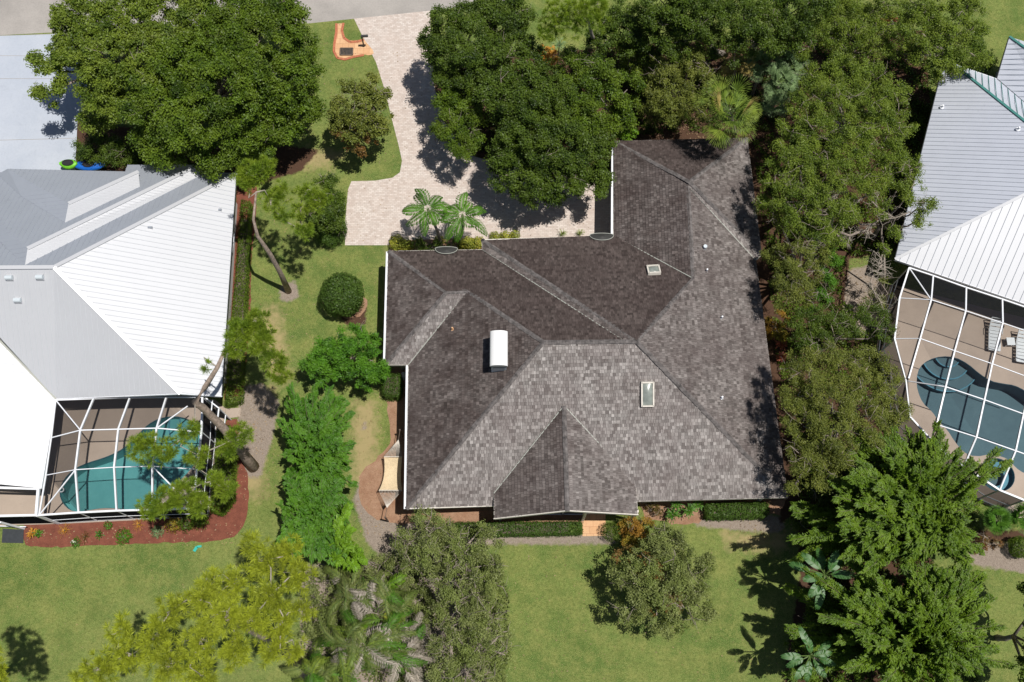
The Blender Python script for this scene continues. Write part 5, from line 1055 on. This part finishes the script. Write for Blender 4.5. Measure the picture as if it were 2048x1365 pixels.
plume('bamboo', 'large arching bamboo clump at the bottom right with fronds sweeping to the right', st2, 'bamboo', (1760, 1290), dens=480, spread=.6, L=.15, Wd=.042, start=.2)
plume('bamboo', 'slender upright bamboo shoot cluster beside the broad banana leaves', [(1730, 1150, 4.4, .8), (1722, 1170, 4, .8), (1740, 1145, 4.4, .8), (1715, 1205, 3.6, .8)], 'bright', (1712, 1225), dens=420, spread=.25, L=.18, Wd=.06)
bird_palm('giant_bird_of_paradise', 'banana like plant with broad torn leaves on the dark left edge of the bamboo', (1650, 1150), 5.6, 12, 1.05, .22, base=(1690, 1200))
bird_palm('giant_bird_of_paradise', 'second broad leaved banana like plant lower down near the bottom edge', (1620, 1312), 5.0, 11, .9, .18, base=(1660, 1330))
tree('understory_shrub', 'dark bush between the two broad leaved plants at the left of the bamboo', [(1640, 1245, 40, 2.6), (1680, 1220, 36, 3), (1600, 1285, 26, 2), (1660, 1290, 36, 2.6), (1690, 1340, 40, 2.8), (1640, 1350, 34, 2.4)], 'oak', cat='bush', pr=.34, dens=300, L=.14, Wd=.07, cover=1.2, twigs=8, stem='stem')
tree('understory_shrub', 'shadowed tall thicket right of the lower right corner of the shingled house', [(1640, 1010, 44, 2.6), (1690, 1050, 48, 3.0), (1640, 1080, 40, 2.2), (1700, 990, 40, 3.0), (1600, 1040, 22, 1.2)], 'oakdark', cat='thicket', pr=.45, dens=320, L=.16, Wd=.07, cover=1.5, twigs=6)
# bottom centre
tree('small_tree', 'round reddish olive tree on the back lawn, right of centre', [(1240, 1150, 28, 3.4), (1330, 1085, 36, 3.6), (1410, 1130, 26, 3.4), (1415, 1225, 22, 3.2), (1300, 1110, 46, 4.1), (1350, 1100, 44, 4.1), (1280, 1165, 46, 4.4), (1335, 1165, 52, 4.8), (1385, 1150, 42, 4.1), (1265, 1215, 36, 3.8), (1315, 1230, 46, 4.2), (1370, 1215, 44, 4), (1345, 1255, 28, 3.6), (1400, 1190, 28, 3.6)], 'greyolive', (1330, 1195), pr=.36, dens=300, L=.12, Wd=.075, cover=1.5, r0=.16, twigs=26, extra=[('red', [(1250, 1110, 26, 3), (1300, 1140, 40, 3.9), (1330, 1200, 44, 4)], 120)])
tree('croton_shrub', 'loose gold and orange shrub against the rear lawn edge near the porch gable', [(1262, 1052, 22, 1.7), (1282, 1070, 26, 1.9), (1262, 1088, 20, 1.6), (1296, 1052, 18, 1.5)], 'croton', cat='shrub', pr=.26, dens=360, L=.12, Wd=.055, twigs=6, stem='stem')
ball('round_bush', 'small clipped round bush right of the orange paving behind the gable', 1222, 1064, 20, 1.1, 'oakdark', L=.05, Wd=.035)
ball('round_bush', 'clipped round green bush standing alone on the left side lawn', 684, 590, 44, 2.6, 'box', L=.12, Wd=.05, lump=.05, up=.1)
clip_hedge('square_bush', 'small square clipped bush in the inner corner of the left house wall', [(764, 750), (800, 748), (802, 775), (798, 792), (770, 792), (763, 775)], 1.1, cat='bush')
clip_hedge('hedge', 'low clipped hedge under the rear gable, left of the orange paving', [(897, 1046), (1163, 1044), (1163, 1067), (1000, 1070), (899, 1072)], .8)
clip_hedge('hedge', 'leafy clipped hedge below the lower right eave of the shingled house', [(1412, 1008), (1535, 1006), (1538, 1022), (1530, 1033), (1414, 1035)], .9, 'box', L=.11, Wd=.06)
clip_hedge('hedge', 'long narrow hedge along the right wall of the white roofed house', [(482, 400), (500, 402), (490, 600), (480, 800), (450, 810), (456, 700), (470, 560)], .9, 'oak', dens=700)
clip_hedge('hedge', 'leafy hedge along the right side of the teal pool enclosure', [(436, 850), (460, 852), (466, 920), (462, 1000), (440, 1028), (420, 1020), (428, 930)], 1.0, 'oak', dens=600, L=.11, Wd=.06)
for i, (x, y, s, z, lb) in enumerate(((1345, 1030, .55, .8, 'green spiky rosette plant, lowest of the group behind the house'), (1352, 1012, .42, 1.0, 'green spiky rosette plant, topmost left of the group behind the house'), (1378, 1022, .5, .9, 'green spiky rosette plant between two others behind the house'), (1395, 1010, .42, .8, 'green spiky rosette plant, rightmost of the group behind the house'))): spiky('spiky_plant', lb, x, y, 'palm', 60, s, .07, z=z, group='spiky rosette plants below the right rear eave', el=(-.1, 1.0))
tree('loose_shrub', 'small leggy shrub on the orange mulch right of the gable', [(1305, 1012, 14, .9), (1316, 1022, 12, .8)], 'red', cat='shrub', pr=.2, dens=300, L=.12, Wd=.04, twigs=4, stem='stem')
tree('grey_olive_tree', 'tall grey olive tree with pale branches below the left corner of the shingle roof', [(850, 1055, 42, 4.2), (900, 1070, 36, 4), (815, 1085, 34, 4), (865, 1110, 46, 4.8), (925, 1110, 46, 4.8), (830, 1135, 30, 4), (980, 1080, 30, 3.7), (970, 1130, 40, 4.2), (900, 1160, 46, 4.8), (950, 1185, 46, 4.6), (990, 1165, 28, 3.6), (870, 1060, 30, 4), (960, 1060, 20, 3.2)], 'greyolive', (900, 1170), pr=.38, dens=280, L=.13, Wd=.065, cover=1.45, r0=.2, twigs=60)
tree('grey_olive_tree', 'grey olive tree with pale branches at the bottom edge, left of the back lawn', [(930, 1240, 46, 4.8), (975, 1230, 40, 4.2), (900, 1290, 44, 4.6), (955, 1290, 46, 4.8), (1000, 1270, 28, 3.6), (930, 1340, 46, 4.6), (985, 1340, 34, 4), (1010, 1310, 22, 3.4), (890, 1350, 36, 4.2), (870, 1235, 34, 4)], 'greyolive', (935, 1320), pr=.38, dens=280, L=.13, Wd=.065, cover=1.45, r0=.2, twigs=60)
# bottom centre palm thicket
def frondmass(label, crown, z, specs, name='clumping_palm', base=None):
    c_ = P(*crown, z); b = P(*(base or crown), 0); t = thing(name, label, 'palm tree', (b[0], b[1], 0)); m = MB(); m.tube([b, (b + c_) / 2 + [.05, .05, 0], c_], [.2, .15, .12], 10); m.build('trunk', M['bark'], t, True)
    for deg, L, mt, rise, fall in specs:
        a = math.radians(deg); lv = LV(); mm = MB(); pinnate(lv, mm, c_ + rng.normal(size=3) * [.45, .45, .3], (math.cos(a), math.sin(a)), L, rise, fall, n=64, ll=.46, lw=.03, jit=.35, tint=rng.uniform(.2, .8), twist=rng.normal() * .6, vee=-.4); f = lv.build('frond', L_[mt], t); mm.build('rachis', M['box_stem' if mt != 'dead' else 'bark'], f)
def rs(n, L, mats, a0=0, a1=360): return [(a0 + (a1 - a0) * (i + rng.uniform(-.3, .3)) / n, L * rng.uniform(.5, 1.05), mats[i % len(mats)], rng.uniform(.2, 1.1), rng.uniform(.3, 1.5)) for i in range(n)]
frondmass('drooping palm with green and grey dry fronds at the bottom edge, left of centre', (720, 1290), 4.2, rs(34, 2.4, ['grassy', 'palm', 'grassy', 'fan', 'dead']))
frondmass('palm with yellow green young fronds in the middle of the palm thicket', (770, 1215), 3.8, rs(30, 2.0, ['grassy', 'grassy', 'dead', 'palm']) + [(185, 1.3, 'bright', .5, .3), (20, 1.5, 'bright', .5, .3), (-10, 1.4, 'yellow', .4, .4)])
frondmass('palm with many dry grey fronds just below the bright green bamboo plume', (700, 1180), 3.2, rs(30, 1.9, ['grassy', 'dead', 'grassy', 'greyolive']))
frondmass('palm with bleached dead fronds hanging to the right at the bottom edge', (800, 1300), 3.4, rs(24, 2.1, ['grassy', 'palm', 'dead']) + [(a, 2.0, 'dead', .2, .7) for a in (-35, -20, -5, 10, 25, 60)])
frondmass('grassy palm at the bottom edge beside the yellow pine', (650, 1345), 3.2, rs(26, 2.0, ['grassy', 'palm', 'fan']))
tree('understory_shrub', 'dark scrub filling the gap between the palms and the bright bamboo plume', [(650, 1160, 34, 1.8), (620, 1190, 26, 1.6), (760, 1130, 34, 2.2), (800, 1170, 34, 2.4), (660, 1230, 30, 2), (840, 1200, 32, 2.4), (830, 1260, 34, 2.2), (620, 1260, 26, 1.6)], 'greyolive', cat='scrub', pr=.36, dens=300, L=.14, Wd=.05, twigs=14, stem='stem')
# left middle green column
tree('leafy_tree', 'glossy green tree pressing against the left wall of the shingled house', [(700, 672, 28, 3.4), (735, 680, 26, 3.3), (650, 700, 36, 3.4), (700, 715, 42, 3.8), (745, 720, 32, 3.4), (645, 735, 34, 3.3), (725, 745, 34, 3.4), (620, 725, 22, 2.8), (760, 745, 20, 2.8), (722, 655, 14, 3)], 'fern', (695, 735), cat='tree', pr=.34, dens=420, L=.20, Wd=.07, r0=.13, twigs=3)
def pl(xs): return [(x + rng.normal() * 8, y + rng.normal() * 8, z, h) for x, y, z, h in xs]
plume('feathery_bamboo', 'tall feathery bamboo column with swept green fronds on the left side lawn', pl([(580 + (i * 47) % 125, 770 + i * 4.4, 4.6 - abs(i - 30) * .03, 1.1) for i in range(62)] + [(565, 800 + 36 * i, 3.4, .9) for i in range(9)] + [(700, 790 + 30 * i, 3.4, .9) for i in range(7)]), 'fern', (640, 935), cat='bamboo', dens=620, spread=.5, L=.16, Wd=.04, start=.3, droop=.7)
plume('feathery_bamboo', 'feathery bamboo fronds forming the lower half of the green column', pl([(560 + (i * 41) % 130, 960 + i * 3.6, 4.3, 1.1) for i in range(48)]), 'fern', (640, 1045), cat='bamboo', dens=620, spread=.5, L=.16, Wd=.04, start=.3, droop=.7)
plume('feathery_bamboo', 'bright yellow green feathery plume at the lower end of the green column', pl([(690, 1020, 4.8, .9), (675, 1045, 4.9, 1), (705, 1050, 4.8, .9), (690, 1075, 5.0, 1), (712, 1085, 4.8, .9), (685, 1105, 4.8, .9), (708, 1120, 4.6, .9), (730, 1140, 4.2, .8), (700, 1145, 4.2, .8), (672, 1075, 4.6, .9), (695, 1095, 5.1, 1), (680, 1125, 4.4, .8), (720, 1105, 4.5, .9)]), 'bright', (685, 1120), cat='bamboo', dens=560, spread=.42, L=.22, Wd=.06, start=.1, droop=.6)
# pines
pine('pine_tree', 'tall yellow green pine spreading over the back lawn at the bottom left', [(200, 1340, 39.1, 11, 0.4), (260, 1310, 35.3, 11.4, 0.4), (240, 1260, 27.9, 11, 0.4), (310, 1270, 37.2, 12, 0.4), (340, 1220, 33.5, 11.6, 0.4), (330, 1330, 42.8, 12.4, 0.4), (400, 1280, 40.9, 12.6, 0.4), (400, 1200, 35.3, 12, 0.4), (450, 1230, 39.1, 12.6, 0.4), (420, 1170, 27.9, 11.8, 0.4), (470, 1170, 37.2, 12, 0.4), (500, 1240, 37.2, 12.4, 0.4), (470, 1300, 37.2, 12, 0.4), (400, 1350, 37.2, 12, 0.4), (540, 1190, 37.2, 11.6, 0.4), (530, 1120, 35.3, 11, 0.4), (590, 1150, 35.3, 10.8, 0.4), (500, 1090, 24.2, 10.6, 0.4), (575, 1100, 27.9, 10.6, 0.4), (560, 1250, 31.6, 11.2, 0.4), (600, 1220, 26.0, 10.6, 0.4), (540, 1300, 29.8, 11.2, 0.4), (160, 1355, 18.6, 10.4, 0.4), (590, 1300, 20.5, 10, 0.4)], 'pine', (600, 1330), [(560, 1290, 4), (500, 1260, 8), (460, 1240, 11), (430, 1225, 12.2)], .26, dens=10, nl=.34)
pine('pine_tree', 'leaning slender pine with a long bare trunk on the left side lawn', [(490, 345, 27.5, 8.6, 0.4), (525, 335, 27.5, 8.8, 0.4), (500, 365, 22.5, 8.4, 0.4), (640, 400, 25.0, 7.6, 0.4), (610, 385, 22.5, 7.6, 0.4), (560, 385, 25.0, 7.4, 0.4), (600, 420, 22.5, 7.2, 0.4), (540, 400, 22.5, 7.4, 0.4), (605, 460, 22.5, 6.6, 0.4), (560, 430, 17.5, 7, 0.4)], 'pinegreen', (577, 583), [(560, 545, 2.6), (540, 508, 4.8), (515, 472, 6.4), (507, 440, 7.4), (512, 385, 8.2)], .17, dens=10, nl=.3)
pine('pine_tree', 'pine with a thick trunk leaning out over the teal pool enclosure', [(290, 895, 33.9, 7.2, 0.35), (330, 905, 27.6, 7.2, 0.35), (375, 865, 23.3, 7.2, 0.35), (395, 910, 23.3, 6.8, 0.35), (330, 1000, 33.9, 6.6, 0.35), (370, 985, 33.9, 6.6, 0.35), (400, 1005, 25.5, 6.4, 0.35), (300, 1015, 23.3, 6.4, 0.35), (480, 870, 25.5, 6.6, 0.35), (455, 900, 21.2, 6.4, 0.35), (450, 980, 21.2, 6, 0.35), (430, 960, 19.1, 6, 0.35), (480, 660, 31.8, 9.2, 0.35), (510, 640, 27.6, 9.2, 0.35), (520, 690, 29.7, 9, 0.35), (550, 720, 25.5, 8.8, 0.35), (560, 750, 23.3, 8.6, 0.35), (530, 660, 21.2, 9, 0.35), (470, 700, 21.2, 8.8, 0.35), (415, 735, 10.6, 8.4, 0.35)], 'pinegreen', (507, 935), [(480, 900, 1.6), (450, 860, 3.6), (405, 815, 5.6), (390, 805, 6.6), (410, 775, 7.4), (435, 735, 8.2), (450, 700, 8.8)], .29, dens=13, nl=.32)
pine('pine_tree', 'pine mostly outside the photo, its shadow on the lawn at the bottom left corner', [(-10, 1340, 24, 11, .4), (-40, 1310, 34, 11.2, .4), (-60, 1350, 40, 11.6, .4), (-10, 1375, 26, 11, .4), (-70, 1290, 30, 11, .4)], 'pine', (-20, 1370), [(-30, 1350, 6), (-45, 1330, 11)], .2, dens=11)
# palms
coco('feather_palm', 'feather palm with arching fronds by the front eave, left one of the two', (856, 420), (884, 497), length=1.85, z=4.6, nf=11, ll=.5, lw=.062, n=27, vee=-.3, jit=.12, rw=.012)
coco('feather_palm', 'feather palm with arching fronds by the front eave, right one of the two', (925, 432), (916, 492), length=1.8, z=4.4, nf=11, ll=.5, lw=.062, n=27, vee=-.3, jit=.12, rw=.012)
fanpalm('fan_palm', 'large fan palm leaning over the top edge of the shingle roof', (1458, 222), 7.2, 'fan', 40, 1.25, 1.0, base=(1470, 275), alt='deadgold')
for i, (x, y, z, mt, lb, nf) in enumerate(((1530, 125, 3.8000000000000003, 'silver', 'silvery green fan palm above the large one, topmost of the group', 18), (1560, 165, 3.8000000000000003, 'silver', 'silvery green fan palm right of the large one', 20), (1580, 135, 3.6, 'silver', 'small silvery fan palm at the right end of the palm group', 12), (1478, 122, 3.6, 'deadgold', 'yellowed dry fan palm above the large green one', 16), (1550, 205, 1.8, 'silver', 'low green fan palm tucked between the large palm and the feathery tree', 12))): fanpalm('saw_palmetto', lb, (x, y), z, mt, nf + 10, .8, .65, tr=.09, cat='palmetto')
# front planting bed
tree('dark_shrub', 'dark green shrub under the front eave behind the two feather palms', [(835, 488, 17, 1.0), (868, 490, 18, 1.1), (905, 488, 18, 1.0), (850, 484, 12, 1.1)], 'oakdark', cat='shrub', pr=.22, dens=500, L=.09, Wd=.06, twigs=2, stem='stem')
for i, (x, y, r, lb) in enumerate(((795, 486, 15, 'yellow variegated shrub at the left end of the front bed by the eave'), (815, 490, 12, 'small yellow variegated shrub beside the leftmost one in the front bed'), (935, 490, 17, 'yellow variegated shrub right of the two feather palms'), (955, 486, 12, 'yellow variegated shrub touching the step in the front eave'), (878, 482, 10, 'yellow variegated shrub between the trunks of the two feather palms'))):
    ball('variegated_shrub', lb, x, y, r, .9, 'yellow', 'shrub', L=.08, Wd=.06, lump=.2, group='yellow variegated shrubs along the front eave')
for i, (x, y) in enumerate(((990, 474), (1010, 472), (1030, 471))): ball('variegated_shrub', ('leftmost', 'middle', 'rightmost')[i] + ' of three low yellow plants peeping over the middle of the front eave', x, y, 10, .6, 'yellow', 'shrub', L=.08, Wd=.05, lump=.2, group='yellow variegated shrubs along the front eave')
for x, lb in ((1125, 'small grassy tuft at the front eave, left of the other tuft'), (1160, 'small grassy tuft at the front eave near the round copper hood')): spiky('grass_tuft', lb, x, 467, 'fan', 40, .35, .03, z=.3)
tree('ginger_plant', 'bright light green bush at the upper left corner of the shingle roof', [(1252, 268, 16, 2.2), (1265, 262, 12, 2.2), (1240, 262, 12, 2)], 'bright', cat='bush', pr=.2, dens=500, L=.16, Wd=.06, twigs=0, stem='stem')
spiky('spiky_plant', 'pale spiky plant among orange leaves between the oaks at the top', 1118, 92, 'silver', 50, .7, .06, z=2.6)
tree('croton_shrub', 'orange and yellow shrub glowing between the dark oaks at the top', [(1088, 98, 16, 3.0), (1105, 106, 12, 2.8), (1075, 108, 10, 2.6)], 'orange', cat='shrub', pr=.24, dens=300, L=.14, Wd=.07, twigs=0, stem='stem')
tree('croton_shrub', 'rusty orange shrub in the shade near the top right edge', [(1785, 32, 14, 2.4), (1772, 42, 10, 2)], 'redstar', cat='shrub', pr=.24, dens=200, L=.14, Wd=.07, twigs=0, stem='stem')
# plants in the red bed by the teal pool
spiky('bromeliad', 'orange blade plant at the left end of the red mulch bed', 66, 1066, 'orange', 40, .4, .08, z=.15)
spiky('agave', 'dark green rosette plant beside the orange one in the red mulch bed', 77, 1068, 'palm', 30, .32, .08, z=.12)
for x, y, lb in ((130, 1062, 'thin orange brown grass tuft in the red bed, left one'), (278, 1050, 'thin orange brown grass tuft in the red bed next to the enclosure wall'), (170, 1074, 'sparse brownish grass tuft in the red bed, near the middle')): spiky('ornamental_grass', lb, x, y, 'orange' if x != 170 else 'red', 44, .5, .018, z=.12, group='wispy grass tufts in the red mulch bed')
spiky('agave', 'small dark agave rosette in the middle of the red mulch bed', 199, 1070, 'palm', 26, .35, .07, z=.12)
for x, y, r, mt, lb in ((247, 1074, 15, 'fern', 'spreading light green herb in the centre of the red mulch bed'), (216, 1052, 8, 'fern', 'small green herb against the enclosure wall in the red bed'), (314, 1063, 12, 'silver', 'pale grey green cushion plant at the right part of the red bed'), (152, 1086, 9, 'fern', 'low green plant at the front edge of the red bed beside a white flower'), (146, 1085, 4, 'white', 'small white flower clump on the front edge of the red bed')): ball('bedding_plant', lb, x, y, r, .3, mt, 'plant', L=.08, Wd=.05, lump=.3, dens=700)
for x, y, r, mt, lb in ((345, 1050, 14, 'croton', 'yellow orange croton in the shade by the enclosure corner'), (372, 1046, 16, 'oakdark', 'dark green shrub in the shaded corner of the red bed'), (400, 1040, 16, 'oak', 'leafy green shrub at the lower right corner post of the enclosure')): ball('croton' if mt == 'croton' else 'bed_shrub', lb, x, y, r, .9, mt, 'shrub', L=.13, Wd=.06, lump=.25, dens=500)
# far right, by the spa and lawn
fanpalm('fan_palm', 'dark green fan palm below the spa, half hidden by bamboo', (1995, 1040), 1.6, 'palm', 18, .4, .6, tr=.08)
fanpalm('fan_palm', 'dark green fan palm at the right photo edge below the pool enclosure', (2045, 1030), 1.8, 'palm', 20, .5, .65, tr=.08)
ball('round_bush', 'dark round clipped bush at the right edge below the pool enclosure', 2040, 1095, 22, 1.2, 'oak')
tree('croton_shrub', 'low brown and red shrub beside the bamboo below the spa', [(1975, 1075, 16, .9), (1995, 1085, 14, .8), (1965, 1095, 12, .8)], 'red', cat='shrub', pr=.24, dens=300, L=.12, Wd=.05, twigs=4, stem='stem')
tree('leafy_tree', 'dark tree at the right photo edge whose shadow crosses the lawn', [(2075, 1190, 34, 4.4), (2090, 1290, 40, 5), (2085, 1240, 36, 5), (2080, 1350, 40, 4.6)], 'oakdark', pr=.45, dens=300, cover=1.4)
tree('hedge_shrub', 'dark shrub at the top left corner of the small upper right roof', [(1965, 100, 26, 2.4), (1980, 120, 20, 2), (1950, 80, 22, 2.4)], 'oakdark', cat='shrub', pr=.34, dens=380, L=.1, Wd=.07, twigs=0, stem='stem')
tree('thin_shrub', 'sparse twiggy shrub at the left wall of the right pool enclosure', [(1760, 560, 20, 2.4), (1770, 600, 24, 2.4), (1740, 600, 20, 2), (1790, 640, 18, 2), (1750, 580, 16, 2.2)], 'olive', cat='shrub', pr=.28, dens=180, L=.11, Wd=.05, cover=1, twigs=16, stem='stem')

def cover(label, polys, mats, dens=170, z=(.05, .55), L=.17, Wd=.08, name='ground_cover'):
    """loose low foliage that covers the soil under the trees; far too many leaves and stems to count"""
    for pts, mt in zip(polys, mats):
        A = np.array(PP(pts)); (x0, y0), (x1, y1) = A.min(0), A.max(0); n = int((x1 - x0) * (y1 - y0) * dens); X_, Y_ = rng.uniform(x0, x1, n), rng.uniform(y0, y1, n)
        k = inside(X_, Y_, [tuple(a) for a in A]) & (np.sin(X_ * 1.9) * np.cos(Y_ * 2.3) + .8 * np.sin(X_ * 4.3 + Y_ * 3.1) + rng.normal(size=n) * .5 > -.25); X_, Y_ = X_[k], Y_[k]; n = len(X_)
        Z = z[0] + (z[1] - z[0]) * rng.random(n) * (.6 + .4 * np.sin(X_ * 3.7 + Y_ * 2.1)); N = nrm(np.array([0, 0, .7]) + rdir(n)); D = nrm(np.cross(N, rdir(n))); lv = LV()
        lv.add(np.stack([X_, Y_, Z], 1), D, np.cross(N, D), L * rng.uniform(.6, 1.4, n), Wd * rng.uniform(.6, 1.3, n), np.clip(rng.normal(.4, .25, n), 0, 1), .1)
        o = lv.build(name, L_[mt]); setp(o, kind='stuff')
cover('', [[(880, 170), (965, 130), (1050, 100), (1130, 110), (1250, 90), (1300, 20), (1620, 10), (1850, 10), (1960, 60), (1980, 140), (1890, 150), (1850, 300), (1600, 275), (1500, 262), (1225, 275), (1225, 350), (1100, 340), (990, 318), (930, 290)],
           [(1505, 285), (1620, 240), (1860, 200), (1850, 240), (1800, 500), (1690, 520), (1680, 600), (1770, 680), (1790, 860), (1700, 960), (1600, 1010), (1550, 700), (1530, 500)],
           [(1590, 1010), (1850, 900), (1960, 1010), (1950, 1080), (1890, 1120), (1880, 1180), (1980, 1400), (1580, 1400), (1590, 1280), (1640, 1150)],
           [(600, 1150), (680, 1140), (760, 1130), (850, 1100), (1000, 1110), (1020, 1200), (1010, 1400), (610, 1400)]], ['oakdark', 'oak', 'oakdark', 'greyolive'], dens=260)

def litter(polys, dens, mat='dead', L=.09, Wd=.05, z=.03):
    lv = LV()
    for pts, dn in zip(polys, dens):
        A = np.array(PP(pts)); (x0, y0), (x1, y1) = A.min(0), A.max(0); n = int((x1 - x0) * (y1 - y0) * dn); X_, Y_ = rng.uniform(x0, x1, n), rng.uniform(y0, y1, n); k = inside(X_, Y_, [tuple(a) for a in A]); X_, Y_ = X_[k], Y_[k]; n = len(X_)
        N = nrm(np.array([0, 0, 1.2]) + rdir(n) * .5); D = nrm(np.cross(N, rdir(n))); lv.add(np.stack([X_, Y_, np.full(n, z)], 1), D, np.cross(N, D), L * rng.uniform(.6, 1.5, n), Wd * rng.uniform(.6, 1.3, n), rng.random(n), .1)
    setp(lv.build('fallen_leaves', L_[mat]), kind='stuff')
L_['litter'] = leafmat('brown_litter', (.12, .07, .035), (.38, .27, .15))
litter([[(600, 50), (720, 50), (800, 330), (600, 360)], [(500, 370), (770, 490), (770, 720), (500, 900)], [(470, 760), (560, 760), (560, 1000), (470, 1000)], [(700, 740), (815, 740), (810, 1080), (700, 1080)], [(990, 1075), (1580, 1040), (1580, 1365), (990, 1365)], [(1480, 1035), (1600, 1035), (1600, 1110), (1480, 1090)], [(690, 100), (1220, 100), (1220, 490), (690, 490)], [(0, 1090), (620, 1090), (620, 1365), (0, 1365)], [(870, 160), (1850, 60), (1850, 300), (870, 300)], [(1660, 520), (1800, 520), (1800, 700), (1660, 700)], [(50, 1060), (490, 1045), (490, 1090), (50, 1095)]], [2.5, 3, 14, 9, 1.2, 16, 1.6, .6, 30, 22, 12], 'litter')
